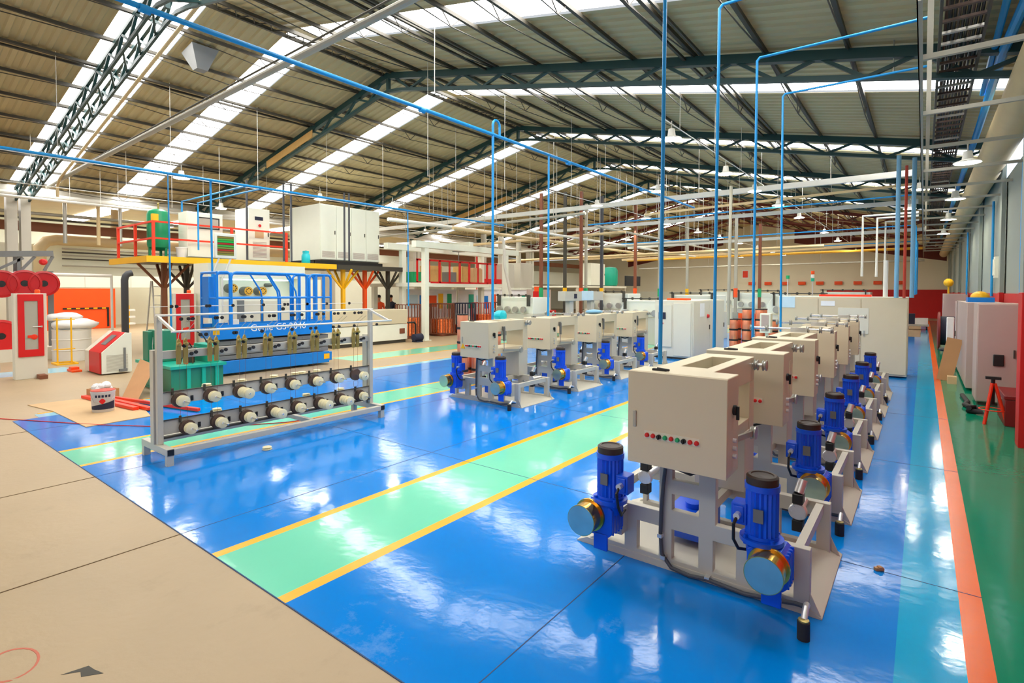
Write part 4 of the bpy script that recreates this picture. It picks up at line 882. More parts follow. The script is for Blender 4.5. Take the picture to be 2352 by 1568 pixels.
pipe('air_drop', [(-6.5, 9.75, 4.95), (-6.5, 9.75, 1.46)], 0.022, 'blue_pipe', 'straight blue air drop pipe coming down on the second machine of the middle row', group='blue air drop pipes')
for k, (y, xo) in enumerate(((4.35, -0.03), (5.82, -0.02), (7.42, -0.02), (9.0, -0.04))):
    pipe('air_drop', [(0.02, y + 0.05, 5.0), (-1.72, y + 0.02, 5.0), (-1.75, y + 0.01, 4.96), (-1.75 - xo, y - 0.1, 1.40)], 0.0165, 'blue_pipe', 'blue air drop pipe behind the %s machine of the row along the light blue stripe' % ORD[k], group='blue air drop pipes')
t = thing('air_branch', 'thinner blue air line running along the hall above the platform cabinets', 'pipe', (-13.5, 0, 4.6))
b = MB(); b.cyl((0, -4, 0), (0, 17.0, 0.05), 0.03, n=10); b.build('pipe_run', 'blue_pipe', t)
for k, (x, y, z0) in enumerate(((-13.5, 1.98, 0.5), (-13.5, 4.85, 1.0), (-13.6, 5.80, 0.9), (-13.5, 11.9, 1.5), (-17.3, 6.6, 4.3), (-17.2, 7.0, 3.2))):
    pipe('air_drop', [(-13.5, y, 4.6), (x, y + 0.02, 4.72 if k == 0 else 4.62), (x, y + 0.05, z0)] if x > -14 else [(-13.5, y, 4.6), (x, y, 4.6), (x, y, z0)], 0.024, 'blue_pipe', 'blue air drop pipe from the branch line, ' + ('at the left edge beside the red reels', 'in front of the single white cabinet', 'passing the monitor with red and green read-outs', 'coming down beyond the platform end', 'ending above the green vessel', 'ending between green vessel and white cabinet')[k], group='blue air drop pipes')
pipe('exhaust_pipe', [(-2.0, 4.9, 6.0), (-5.5, 4.9, 5.87), (-20.3, 4.9, 5.62), (-23.8, 4.9, 5.50)], 0.058, 'grey_pipe', 'thick grey pipe crossing the hall under the roof, rising to the ridge side', 'pipe')
pipe('conduit', [(-4.0, 4.96, 6.1), (-20.3, 4.96, 5.74), (-23.8, 4.96, 5.6)], 0.018, 'dark_steel', 'thin dark conduit strapped alongside the thick grey pipe', 'conduit')
pipe('cable_tube', [(-10.9, 4.75, 7.8), (-11.4, 4.78, 7.75), (-21.9, 4.82, 5.55), (-22.2, 4.82, 5.35), (-22.2, 4.82, 5.0)], 0.04, 'beige_pipe', 'beige tube following the left roof slope beside the first skylight', 'conduit')
for k, (x0, y, z, x1, zz, r) in enumerate(((-23.0, 17.9, 5.18, -0.3, 5.18, 0.10), (-15.0, 22.6, 5.0, -0.2, 5.05, 0.085), (-14.0, 29.5, 4.6, 0.0, 4.75, 0.09), (-19.0, 39.0, 4.5, 0.2, 4.9, 0.10), (-9.0, 20.5, 5.1, -0.3, 5.3, 0.05), (-20.0, 34.0, 4.3, 0.2, 4.7, 0.08))):
    t = thing('busbar_trunk', 'long pale trunking across the hall, %s from the camera, hung below the trusses' % ORD[k], 'trunking', (0, y, 0), 0, 'cross trunking')
    b = MB(); b.bar((x0, 0, z), (x1, 0, zz), r * 1.3, r * 1.6); b.build('trunk', 'white_pipe' if k < 3 else 'beige_pipe', t)
    n = 6
    for i in range(n):
        x = x0 + (x1 - x0) * (i + 0.5) / n; b = MB(); b.cyl((x, 0, z + (zz - z) * (i + .5) / n), (x, 0, roof_z(x) - 0.1), 0.008, n=5); b.build('hanger_rod', 'galv', t)
for k, (y, z, x0) in enumerate(((20.3, 4.85, -11.5), (26.0, 4.5, -13.0), (33.0, 4.4, -14.0))):
    pipe('air_branch', [(x0, y, z), (-0.3, y, z + 0.1), (-0.28, y, z), (-0.28, y, 1.9)], 0.03, 'blue_pipe', 'blue air line crossing the hall, %s from the camera, ending at the cable tray' % ORD[k], group='blue cross air lines')
# conduit with lamps on the left, with hanger wires
for k, (x, z, ya_, yb_) in enumerate(((-15.6, 4.98, -2, 26), (-9.0, 5.05, 14, 40), (-4.0, 5.30, 10.0, 44), (-20.2, 5.0, 3, 30))):
    t = thing('lamp_conduit', 'thin pale conduit carrying the lamps, %s' % ('above the front edge of the platform', 'along the middle of the hall', 'along the row beside the light blue stripe', 'above the back of the platform')[k], 'conduit', (x, 0, z), 0, 'lamp conduits')
    b = MB(); b.cyl((0, ya_, 0), (0, yb_, 0), 0.011, n=6); b.build('tube', 'white_pipe', t)
    y = ya_ + 0.8
    while y < yb_:
        b = MB(); b.cyl((0, y, 0), (0.0, y, roof_z(x) - z - 0.05), 0.006, n=4); b.build('hanger_wire', 'white_pipe', t); y += 2.3
lamps = [(-4.0, 10.35), (-4.0, 14.0), (-4.0, 16.9), (-4.0, 20.1), (-4.0, 24.0), (-4.0, 30.8), (-4.0, 36.1), (-4.0, 41.4), (-6.3, 15.25), (-9.0, 16.5), (-9.0, 20.6), (-9.0, 22.8), (-9.0, 26.9), (-9.0, 30.5), (-9.0, 34.6), (-11.7, 33.6),
         (-0.45, 23.7), (-0.15, 19.45), (-15.6, 5.95), (-15.6, 10.05), (-15.0, 12.55), (-11.2, 23.5), (-20.2, 9.0), (-20.2, 14.0), (0.55, 12.0), (0.55, 16.5), (0.55, 21.0), (0.55, 26.0), (-13.5, 28.5), (-13.0, 31.5), (-16.5, 36.0), (-16.5, 41.0), (-16.5, 46.0), (-9.0, 39.0), (-9.0, 43.5), (-9.0, 47.5), (-12.5, 44.0), (-20.2, 19.0), (-20.2, 25.0), (-20.2, 47.0), (-4.0, 46.5), (-12.5, 48.5), (-29.0, 20.0)]  # side aisle lamp and last end wall lamps are added to brighten both areas
where = {-4.0: 'over the row beside the light blue stripe', -9.0: 'along the middle of the hall', -15.6: 'over the front edge of the platform', -20.2: 'over the back of the platform', 0.55: 'beside the cable tray by the right wall', -16.5: 'near the far left corner of the end wall', }
seen = {}; lp = None
for x, y in lamps:
    i = seen[x] = seen.get(x, -1) + 1
    lab = 'round white high-bay lamp, ' + ('%s %s' % (ORD[i], where[x]) if x in where else {-6.3: 'single one between the blue main and the near lamp row', -11.7: 'single one far back near the end wall', -0.45: 'farther of two under the tray end, near blue risers', -0.15: 'nearer of two under the tray, near blue risers',
          -15.0: 'beside the blue drop beyond the platform', -11.2: 'in front of the far red structure', -12.5: 'before the middle of the end wall, %s one' % ('nearer', 'farther')[i % 2], -13.5: 'over the far machines, nearer of a pair', -29.0: 'added to brighten the side aisle at far left', -13.0: 'over the far machines, farther of a pair'}[x])
    if lp is None:
        lp = thing('high_bay_lamp', lab, 'lamp', (x, y, 5.0), 0, 'high-bay lamps')
        b = MB(); b.lathe([(0.0, 0.20), (0.06, 0.20), (0.08, 0.06), (0.19, 0.02), (0.20, 0.0), (0.19, 0.0), (0.18, 0.012), (0.0, 0.012)], n=24); b.build('housing', 'white_pipe', lp)
        b = MB(); b.lathe([(0.0, 0.0), (0.178, 0.0), (0.178, 0.01), (0.0, 0.01)], n=24); b.build('diffuser', 'lamp', lp)
        b = MB(); b.cyl((0, 0, 0.2), (0, 0, 0.36), 0.012, n=6); b.build('stem', 'galv', lp)
    else: dup(lp, (x, y, 4.95 if x != 0.55 else 4.2), label=lab) if True else None
# cable tray by the right wall: rails, rungs, cables; brackets to the wall
t = thing('cable_tray', 'dark ladder cable tray full of cables running along the right wall under the roof', 'tray', (0.30, 0, 5.18))
for x in (-0.20, 0.22):
    b = MB(); b.box(x - 0.015, x + 0.015, 2, 50, -0.06, 0.06); b.build('side_rail', 'dark_steel', t)
y = 3.0
while y < 24:
    b = MB(); b.box(-0.2, 0.22, y, y + 0.05, -0.05, -0.02); b.build('rung', 'brake_brown' if int(y * 10) % 3 else 'galv', t); y += 0.36
for i in range(9):
    x = -0.15 + i * 0.04; b = MB(); b.tube([(x, 2 + j * 4.0, 0.0 + 0.02 * ((i * 7 + j * 5) % 3)) for j in range(13)], 0.016, 6); b.build('cable', 'black' if i % 3 else 'brake_brown', t)
t = thing('strut_rail', 'long pale steel rail along which the wall brackets hang above the light blue stripe', 'rail', (-0.05, 0, 4.36))
b = MB(); b.box(-0.04, 0.0, 5.5, 46, 0.0, 0.05); b.box(-0.04, -0.03, 5.5, 46, 0.0, 0.12); b.build('strut', 'grey_pipe', t)
pr = None
for k in range(16):
    y = 6.78 + 2.1 * k
    lab = 'pale angle bracket between rail and right wall, %s from the camera' % ORD[k]
    if pr is None:
        pr = thing('wall_bracket', lab, 'bracket', (0, y, 4.36), 0, 'tray brackets')
        b = MB(); b.box(-0.05, XR, -0.025, 0.025, -0.05, 0.0); b.build('arm', 'grey_pipe', pr)
        b = MB(); b.box(-0.02, 0.03, -0.025, 0.025, 0.0, 0.95); b.build('hanger', 'grey_pipe', pr)
    else: dup(pr, (0, y, 4.36), label=lab)
pipe('drain_pipe', [(1.12, 1.0, 4.86), (1.12, 51, 4.86)], 0.26, 'beige_pipe', 'fat beige pipe running the length of the right wall under the roof', n=20)
pipe('air_hose', [(0.92, 2.0, 5.36), (0.88, 8, 5.32), (0.8, 9.9, 5.28), (0.8, 14, 5.24), (0.78, 20, 5.2), (0.75, 40, 5.2)], 0.06, 'blue_pipe', 'thick blue hose bundle running beside the cable tray at the right wall', 'hose')
pipe('air_hose', [(0.66, 4.0, 5.36), (0.70, 9.0, 5.34), (0.72, 12.0, 5.33)], 0.04, 'blue_pipe', 'short blue hose joining the thick hose bundle beside the cable tray', 'hose')
for k, (x, y) in enumerate(((1.36, 13.0), (1.36, 18.2), (1.30, 27.0))):
    pipe('wall_pipe', [(x, y, 4.3), (x, y, 1.9)], 0.028, 'blue_pipe', 'blue vertical air pipe on the right wall, %s from the camera' % ORD[k], group='blue wall pipes')
pipe('riser', [(-0.50, 15.05, 5.1), (-0.50, 15.05, 1.87)], 0.045, 'riser_blue', 'pale blue riser on the far grey cabinet, left one of two', group='risers on the far cabinet')
pipe('riser', [(-0.22, 15.5, 5.1), (-0.22, 15.5, 1.87)], 0.045, 'riser_blue', 'pale blue riser beside the far grey cabinet, right one of two', group='risers on the far cabinet')
pipe('riser', [(-0.36, 15.3, 4.9), (-0.36, 15.3, 1.87)], 0.03, 'red_brown', 'thin red riser between two blue risers on the far grey cabinet')
pipe('riser', [(-0.72, 15.4, 2.75), (-0.72, 15.4, 1.87)], 0.05, 'white_pipe', 'short white tube standing on the far grey cabinet beside the risers')
pipe('riser', [(-4.17, 15.1, 4.85), (-4.2, 15.1, 1.1)], 0.042, 'grey_pipe', 'pale steel post with conduit right of the middle grey cabinet')
for k, (x, y) in enumerate(((-1.9, 24.5), (-1.5, 25.5), (-1.3, 27))):
    pipe('trunk_drop', [(-0.2, y, 4.9), (x, y, 4.9), (x, y, 2.6)], 0.045, 'white_pipe', 'white conduit dropping from a cross run above the far cabinet, %s of three' % ORD[k], 'conduit', 'white conduit drops')
t = thing('hoist_box', 'white sign box hanging from the roof beside the cable tray', 'sign box', (-0.42, 9.9, 6.0))
b = MB(); b.box(-0.25, 0.2, -0.1, 0.1, 0.0, 0.35); b.build('box', 'cab_white', t, rot=(0.3, 0.2, 0.5)); b = MB(); b.cyl((0, 0, 0.2), (0, 0, -0.75 + 0.0), 0.01, n=5); b.build('cord', 'galv', t)
b = MB(); b.cyl((0, 0, 0.3), (0, 0, 0.0), 0.01, n=5)
# busbar drops on the platform cabinets
for k, (x, y, z) in enumerate(((-17.6, 8.65, 3.0), (-17.3, 9.75, 3.0), (-17.0, 9.85, 3.0), (-17.0, 11.95, 3.1), (-16.9, 12.08, 3.1))):
    pipe('conduit_drop', [(x, y, 5.6), (x, y, z)], 0.035, 'cable', 'dark grey conduit rising from the platform, %s from its near end' % ORD[k], 'conduit', 'platform conduits')
t = thing('roof_vent', 'grey sheet-metal vent hood under the left roof slope beside the first skylight', 'vent', (-13.9, 5.75, roof_z(-13.9) - 0.40))
b = MB(); b.add([(-0.3, -0.3, 0.3), (0.3, -0.3, 0.4), (0.3, 0.3, 0.4), (-0.3, 0.3, 0.3), (-0.12, -0.12, -0.1), (0.12, -0.12, -0.1), (0.12, 0.12, -0.1), (-0.12, 0.12, -0.1)], [(0, 1, 2, 3), (4, 5, 6, 7), (0, 1, 5, 4), (1, 2, 6, 5), (2, 3, 7, 6), (3, 0, 4, 7)]); b.build('hood', 'lift_grey', t)
# pipes and ducts under the left eave
for k, (x, z, r, m, yb_) in enumerate(((-24.1, 5.22, 0.09, 'white_pipe', 40), (-23.6, 5.05, 0.05, 'white_pipe', 40), (-25.4, 4.75, 0.06, 'galv', 30), (-25.3, 4.55, 0.04, 'dark_steel', 30))):
    pipe('eave_pipe', [(x, -4, z), (x, yb_, z)], r, m, 'horizontal pipe under the left eave, %s counted down from the roof' % ORD[k], group='eave pipes')
pipe('air_duct', [(-26.5, 5.2, 2.4), (-26.5, 5.2, 3.6), (-26.5, 5.4, 3.85), (-26.5, 5.7, 3.92), (-26.5, 16.0, 3.92)], 0.20, 'beige_pipe', 'fat cream air duct with elbow on the wall behind the red reels', 'duct', n=16)
pipe('air_duct', [(-26.5, 7.6, 4.12), (-26.5, 7.6, 4.5), (-26.4, 7.6, 5.3)], 0.17, 'beige_pipe', 'cream duct riser rising from the fat duct behind the red reels', 'duct', n=14)
for k, (x, y) in enumerate(((-22.0, 5.9), (-22.0, 6.4), (-21.0, 7.7), (-18.5, 8.2), (-22.5, 5.2), (-10.0, 9.5), (-16.0, 15.5), (-13.5, 14.2), (-11.0, 16.5), (-9.5, 12.0), (-7.7, 7.5), (-14.0, 19.5), (-9.9, 25.0), (-12.4, 25.0))):
    pipe('hanging_wire', [(x, y, roof_z(x)), (x, y, 4.9 if x < -8 else 5.9)], 0.007, 'white_pipe', 'thin white wire hanging from the roof, %s' % ('at left over the red reels, first', 'at left over the red reels, second', 'left of the green vessel', 'above the green vessel', 'near the left edge pillar', 'over the middle machine row', 'beyond the platform cabinets', 'over the platform far end', 'before the gantry crane', 'beside the hooked blue pipe', 'from the skylight near the ridge', 'over the notice boards', 'far back near the ridge', 'far back left of the ridge')[k], 'wire', 'hanging wires')

# ------------------------------------------------------------------ middle of the hall: gantry, cage, boards, copper
t = thing('gantry_crane', 'cream steel gantry frame standing over the copper coils beyond the platform', 'crane', (-15.9, 14.95, 0))
for x, y in ((0, 0), (-1.7, 0.3), (0, 5.2), (-1.7, 5.4)):
    b = MB(); b.box(x - 0.11, x + 0.11, y - 0.11, y + 0.11, 0, 3.8); b.box(x - 0.18, x + 0.18, y - 0.18, y + 0.18, 0, 0.03); b.build('post', 'cab_white', t, bev=0.005)
for x in (0, -1.7):
    b = MB(); b.box(x - 0.13, x + 0.13, -0.6, 6.1, 3.72, 3.98); b.build('runway_beam', 'cab_white', t, bev=0.005)
for y in (0.1, 5.3):
    b = MB(); b.box(-1.8, 0.1, y - 0.1, y + 0.1, 2.18, 2.34); b.build('cross_beam', 'cab_white', t)
b = MB(); b.box(-1.75, 0.05, 2.6, 2.85, 3.98, 4.16); b.build('bridge', 'cab_white', t)
b = MB(); b.box(-0.9, -0.55, 2.5, 2.95, 3.75, 3.98); b.cyl((-0.7, 2.7, 3.75), (-0.7, 2.7, 3.3), 0.015, n=6); b.build('hoist', 'lift_grey', t)
t = thing('red_cage', 'bright red railing cage on the raised floor behind the cream gantry', 'railing', (-17.0, 15.5, 2.35))
for z in (0.02, 0.98):
    b = MB(); b.box(-0.03, 0.03, 0, 5.35, z - 0.04, z + 0.04); b.build('rail', 'red', t)
for k in range(9):
    b = MB(); b.box(-0.03, 0.03, 0.65 * k, 0.65 * k + (0.10 if k % 3 else 0.06), 0, 1.0); b.build('bar', 'red', t)
t = thing('raised_floor', 'cream raised floor slab carrying the red railing cage', 'platform', (-17.0, 15.4, 0))
b = MB(); b.box(-3.0, 0.06, 0, 5.5, 2.18, 2.33); b.build('slab', 'cab_white', t)
for y in (0.1, 2.7, 5.3):
    b = MB(); b.box(-2.9, -2.7, y - 0.1, y + 0.1, 0, 2.18); b.build('post', 'cab_white', t)
for k, (y, m, w, h) in enumerate(((0.5, 'green', 0.5, 0.5), (1.6, 'plywood', 0.8, 0.8), (2.7, 'lift_grey', 0.5, 0.55), (3.6, 'plywood', 0.5, 0.85), (4.5, 'cardboard2', 0.7, 0.8))):
    b = MB(); b.box(-1.1, -0.5, y - w / 2, y + w / 2, 0, h); b.box(-0.5, -0.48, y - w / 2 + .05, y + w / 2 - .05, 0.05, h - .05); tag(b.build('storage_box', m, loc=(-17.0, 15.5, 2.33)), ('green box', 'tall tan crate', 'grey machine box', 'narrow tan crate', 'brown carton')[k] + ' standing on the raised floor behind the red cage', 'box')
for k in range(3):
    y = 16.2 + 3.35 * k
    t = thing('notice_board', 'white notice board with charts behind the copper coils, %s from the gantry' % ORD[k], 'board', (-18.4, y, 0.72), 0, 'notice boards')
    b = MB(); b.box(-0.05, 0, 0, 3.2, 0, 1.36); b.build('panel', 'paper', t); b = MB(); b.box(0, 0.02, 0, 3.2, 1.30, 1.36); b.build('frame', 'alu', t)
    for yy in (0.15, 3.05):
        b = MB(); b.box(-0.08, -0.02, yy - 0.03, yy + 0.03, -0.72, 0.0); b.build('leg', 'alu', t)
    random.seed(20 + k)
    for q in range(5):
        a = 0.15 + q * 0.6; m = ('pale_blue', 'green', 'lift_blue', 'paper', 'orange', 'teal_green', 'yellow')[(q * 2 + k * 3) % 7]
        b = MB(); b.box(0.0, 0.012, a, a + random.uniform(0.28, 0.5), 0.45 + random.uniform(-.1, .1), 0.95 + random.uniform(0, .2)); b.build('chart', m, t)
t = thing('partition', 'plain grey partition panel standing at the end of the notice boards', 'partition', (-17.6, 24.3, 0))
b = MB(); b.box(-0.05, 0.0, 0, 2.4, 0.1, 2.1); b.build('panel', 'cab_grey', t); b = MB(); b.box(-0.3, 0.2, 0.2, 0.3, 0, 0.1); b.build('foot', 'cab_grey', t); b = MB(); b.box(-0.3, 0.2, 2.1, 2.2, 0, 0.1); b.build('foot', 'cab_grey', t)
# copper stems: cages of tubes around a copper coil
def stem(loc, label, m, coil):
    t = thing('coil_stand', label, 'wire stand', loc, 0, 'copper wire stems')
    b = MB(); b.lathe([(0.55, 0.08), (0.62, 0.08), (0.62, 0.12), (0.55, 0.12)], n=24); b.box(-0.5, 0.5, -0.5, 0.5, 0.0, 0.08); b.build('base', 'copper_dark', t)
    for k in range(26):
        a = 2 * PI * k / 26; b = MB(); b.cyl((0.58 * math.cos(a), 0.58 * math.sin(a), 0.1), (0.55 * math.cos(a), 0.55 * math.sin(a), 1.42), 0.02, n=6); b.build('tube', m, t)
    b = MB(); b.tube([(0.55 * math.cos(2 * PI * k / 24), 0.55 * math.sin(2 * PI * k / 24), 1.42) for k in range(24)], 0.02, 6, closed=True); b.build('top_ring', m, t)
    b = MB(); pf = [(0.0, 0.12), (0.50, 0.12)]; n = 14
    for k in range(n): pf += [(0.515, 0.12 + coil * (k + 0.3) / n), (0.50, 0.12 + coil * (k + 1.0) / n)]
    b.lathe(pf + [(0.0, 0.12 + coil)], n=28); b.build('copper_coil', 'copper', t)
for k, (x, y, m, c) in enumerate(((-17.4, 15.4, 'copper_dark', 0.75), (-17.3, 17.3, 'copper_dark', 0.62), (-17.3, 18.75, 'navy', 0.3), (-17.3, 20.1, 'red_brown', 0.75), (-17.2, 21.5, 'copper_dark', 0.9), (-17.1, 22.9, 'red_brown', 0.6))):
    stem((x, y, 0), ('brown wire stem with copper coil between the gantry posts, nearest', 'brown wire stem with a bright copper coil, second past the gantry post', 'blue tube wire stem, nearly empty, third past the gantry post', 'red-brown wire stem full of copper, fourth', 'brown wire stem with tall copper coil behind the nearest middle machine', 'red-brown wire stem, last before the grey partition')[k], m, c)
# copper spools in columns
sp = None
def spool(loc, label, group):
    global sp
    if sp is None:
        sp = thing('copper_spool', label, 'spool', loc, 0, group)
        b = MB(); b.lathe([(0.0, 0.0), (0.125, 0.0), (0.125, 0.02), (0.11, 0.025)], n=20); b.build('flange', 'rubber', sp)
        b = MB(); b.lathe([(0.112, 0.02), (0.116, 0.03), (0.116, 0.27), (0.112, 0.28)], n=20); b.build('winding', 'copper_pink', sp)
        b = MB(); b.lathe([(0.11, 0.275), (0.125, 0.28), (0.125, 0.30), (0.0, 0.30)], n=20); b.build('flange', 'rubber', sp)
    else:
        o = dup(sp, loc, label=label); o['group'] = group
cols = [(-7.80, 8.42, 5), (-7.95, 8.74, 3), (-7.68, 8.74, 3), (-7.82, 9.02, 3), (-8.45, 10.35, 5)]
for c, (x, y, n) in enumerate(cols):
    for k in range(n):
        spool((x, y, 0.003 + 0.302 * k), 'pink copper spool behind the middle machine row, %s up in the %s stack' % (ORD[k], ORD[c]), 'copper spools by the middle row')
c = 0
for x in (-4.35, -4.0, -3.65, -3.3):
    for y in (16.2, 16.55):
        n = {-4.35: 4, -4.0: 5, -3.65: 5, -3.3: 4}[x]
        for k in range(n):
            spool((x, y, 0.303 * k + 0.003), 'copper spool by the far grey cabinet, %s up, %s column, %s rank' % (ORD[k], ORD[int((x + 4.36) / 0.34)], 'front' if y < 16.4 else 'back'), 'copper spools by the far cabinet')
# middle and far grey cabinets
t = cabinet('control_cabinet', 'big pale grey cabinet behind the middle machine row, dark screen on its front', (-5.30, 15.5, 0), 3.0, 1.15, 1.74, 'cream2', doors=2)
b = MB(); b.box(-1.06, -0.62, -0.03, 0.0, 0.35, 1.6); b.build('front_door', 'cream2', t, bev=0.006); b = MB(); b.box(-0.56, -0.05, -0.03, 0.0, 0.1, 1.66); b.build('front_door', 'cream2', t, bev=0.006)
b = MB(); b.box(-1.02, -0.80, -0.05, -0.03, 1.18, 1.38); b.build('screen', 'navy', t, bev=0.005)
b = MB(); b.lathe([(0.03, -0.06), (0.03, -0.03)], (-0.9, 0, 1.05), 'y', 12); b.build('stop_button', 'red', t)
b = MB(); b.box(0.026, 0.03, 0.55, 0.95, 1.25, 1.65); b.build('paper_sheet', 'paper', t)
b = MB(); b.lathe([(0.06, 0.026), (0.05, 0.08), (0.0, 0.08)], (0, 1.25, 1.25), 'x', 12); b.build('isolator', 'red', t)
b = MB(); b.box(-0.9, -0.3, 0.3, 0.7, 0, 0.06); tag(b.build('orange_tray', 'orange', loc=(-5.3, 15.5, 1.74)), 'flat orange tray lying on top of the middle grey cabinet', 'tray')
t = thing('control_cabinet', 'long grey-beige cabinet closing the machine row beside the light blue stripe', 'cabinet', (-0.28, 15.3, 0))
b = MB(); b.box(-2.72, 0.0, 0, 0.8, 0.04, 1.87); b.build('body', 'cream', t, bev=0.008)
for k in range(3):
    x0 = -2.70 + k * 0.9; b = MB(); b.box(x0 + 0.01, x0 + 0.885, -0.02, 0, 0.08, 1.84); dr = b.build('door', 'cream', t, bev=0.005)
    b = MB(); b.box(x0 + 0.05, x0 + 0.075, -0.045, -0.02, 0.95, 1.08); b.build('handle', 'galv', dr)
b = MB(); b.box(-1.38, -0.75, -0.03, -0.02, 1.0, 1.62); b.build('service_hatch', 'cream2', t, bev=0.003)
b = MB(); b.box(-2.72, 0.0, 0.0, 0.8, 1.87, 1.89); b.build('top_cover', 'cab_white', t)
b = MB(); b.box(-2.70, -2.33, -0.03, -0.02, 1.60, 1.88); b.build('paper_sheet', 'pale_blue', t); b = MB(); b.box(-1.75, -1.45, -0.03, -0.02, 1.66, 1.78); b.build('type_label', 'paper', t)
b = MB(); b.box(-0.55, 0.55, -0.12, 0.12, 0, 0.05); tag(b.build('orange_tray', 'safety_red', loc=(-1.55, 15.6, 1.89)), 'long orange-red tray lying on top of the far grey cabinet', 'tray')
t = thing('small_cabinet', 'small grey box cabinet standing beside the copper spool stacks', 'cabinet', (-3.35, 15.6, 0))
b = MB(); b.box(-0.14, 0.12, -0.1, 0.15, 0.9, 1.42); b.box(-0.03, 0.03, 0, 0.06, 0, 0.9); b.box(-0.15, 0.15, -0.12, 0.15, 0, 0.03); b.build('box', 'cab_white', t); b = MB(); b.box(-0.10, 0.08, -0.115, -0.1, 0.95, 1.38); b.build('door', 'cab_grey', t)
def stack_light(loc, cols_, label):
    t = thing('stack_light', label, 'signal lamp', loc, 0, 'signal lamps')
    b = MB(); b.cyl((0, 0, -0.5), (0, 0, 0), 0.015, n=6); b.build('pole', 'alu', t)
    for i, m in enumerate(cols_): b = MB(); b.lathe([(0.045, 0.1 * i), (0.045, 0.1 * i + 0.09), (0.0, 0.1 * i + 0.09)], n=12); b.build('lens', m, t)
stack_light((-2.9, 15.9, 2.35), ['green'], 'green signal lamp on a pole over the far grey cabinet, nearer one'); stack_light((-2.5, 17.2, 2.3), ['teal_green', 'plastic_white', 'orange'], 'signal lamp with orange cap and green foot beyond the far grey cabinet')
# machines deeper in the hall
def far_machine(loc, label, w, d, h, m, extra, rz=0):
    t = thing('drawing_machine', label, 'machine', loc, rz, 'machines deep in the hall')
    b = MB(); b.box(0, w, 0, d, 0, h * 0.62); b.build('base', m, t, bev=0.02)
    b = MB(); b.prism([(0.05, h * 0.62), (w - 0.05, h * 0.62), (w - 0.05, h), (0.3, h), (0.05, h * 0.8)], 0.1, d - 0.1); b.build('hood', 'cab_white', t, bev=0.02)
    b = MB(); b.box(0.2, w * 0.6, -0.03, 0.0, 0.2, h * 0.5); b.build('front_door', extra, t)
    for k in range(4):
        b = MB(); b.lathe([(0.12, -0.14), (0.13, -0.12), (0.13, -0.03), (0.1, 0.0)], (w * (0.2 + 0.2 * k), 0, h * 0.72), 'y', 16); b.build('capstan', 'galv', t)
    b = MB(); b.cyl((w * 0.1, -0.08, h * 1.05), (w * 0.95, -0.08, h * 1.05), 0.02, n=6)
    for k in range(5): b.lathe([(0.05, -0.1), (0.05, -0.05)], (w * (0.15 + 0.18 * k), 0, h * 1.05), 'y', 10)
    for xx in (0.15, 0.9): b.box(w * xx - 0.02, w * xx + 0.02, -0.1, 0.12, h * 0.8, h * 1.05)
    b.build('roller_bar', 'dark_steel', t)
    return t
far_machine((-14.2, 17.2, 0), 'cream machine with grey hood behind the third middle machine, nearest of the far ones', 2.0, 1.4, 1.75, 'frame_grey', 'lift_grey')
far_machine((-9.4, 19.0, 0), 'cream machine with a red door panel behind the fourth middle machine', 1.9, 1.3, 1.65, 'frame_grey', 'red')
far_machine((-8.9, 22.5, 0), 'cream machine standing behind the middle grey cabinet', 2.2, 1.5, 1.85, 'cream2', 'cab_grey')
far_machine((-12.6, 22.0, 0), 'cream machine with red lower door, left of the hanging black monitor', 2.2, 1.5, 1.9, 'cream2', 'red')
far_machine((-7.4, 27.0, 0), 'cream machine far back right of the hanging black monitor', 2.4, 1.5, 1.95, 'frame_grey', 'orange')
far_machine((-4.8, 22.0, 0), 'cream machine behind the orange copper spools', 2.2, 1.5, 1.85, 'cream2', 'red')
far_machine((-10.5, 31.0, 0), 'cream machine far back near the middle of the end wall', 2.4, 1.5, 2.0, 'cream2', 'lift_blue')
far_machine((-4.4, 31.0, 0), 'cream machine far back near the blue risers', 2.4, 1.5, 2.0, 'cream2', 'wall_red')
t = thing('control_desk', 'cream control box on two posts with a pale paper, above the middle machine row', 'control desk', (-11.0, 17.7, 0))
b = MB(); b.box(-0.35, 0, 0, 3.1, 1.62, 2.0); b.build('box', 'frame_grey', t, bev=0.01)
for y in (0.6, 2.3):
    b = MB(); b.box(-0.28, -0.08, y - 0.15, y + 0.15, 0, 1.62); b.build('post', 'frame_grey', t)
b = MB(); b.box(0.0, 0.01, 1.25, 2.2, 1.64, 2.02); b.build('paper_sheet', 'pale_blue', t); b = MB(); b.box(0.0, 0.02, 0.65, 0.85, 1.72, 1.9); b.build('display', 'navy', t)
t = thing('red_cabinet', 'red floor cabinet with white note beside the grey partition', 'cabinet', (-13.2, 19.2, 0))
b = MB(); b.box(-0.5, 0, 0, 1.25, 0, 1.15); b.build('body', 'red', t, bev=0.01); b = MB(); b.box(-0.4, -0.1, 0, 0.25, 1.15, 2.0); b.build('column', 'red', t); b = MB(); b.box(0.0, 0.01, 0.05, 0.45, 0.9, 1.5); b.build('note', 'paper', t); b = MB(); b.box(-0.35, -0.1, 0.02, 0.22, 2.0, 2.2); b.build('beacon', 'orange', t)
t = thing('hanging_monitor', 'black flat monitor hanging on a rod deep in the hall', 'monitor', (-12.0, 25.1, 2.28))
b = MB(); b.box(-0.08, 0, 0, 1.75, 0, 0.52); b.build('screen', 'black', t, bev=0.01); b = MB(); b.cyl((-0.04, 1.3, 0.5), (-0.04, 1.3, 3.5), 0.04, n=8); b.build('rod', 'grey_pipe', t)
t = thing('steel_mezzanine', 'pale raised mezzanine far left back with cabinets on it', 'platform', (-20.0, 33.5, 0))
b = MB(); b.box(-4, 0.2, 0, 8, 2.28, 2.42); b.build('deck', 'cab_white', t)
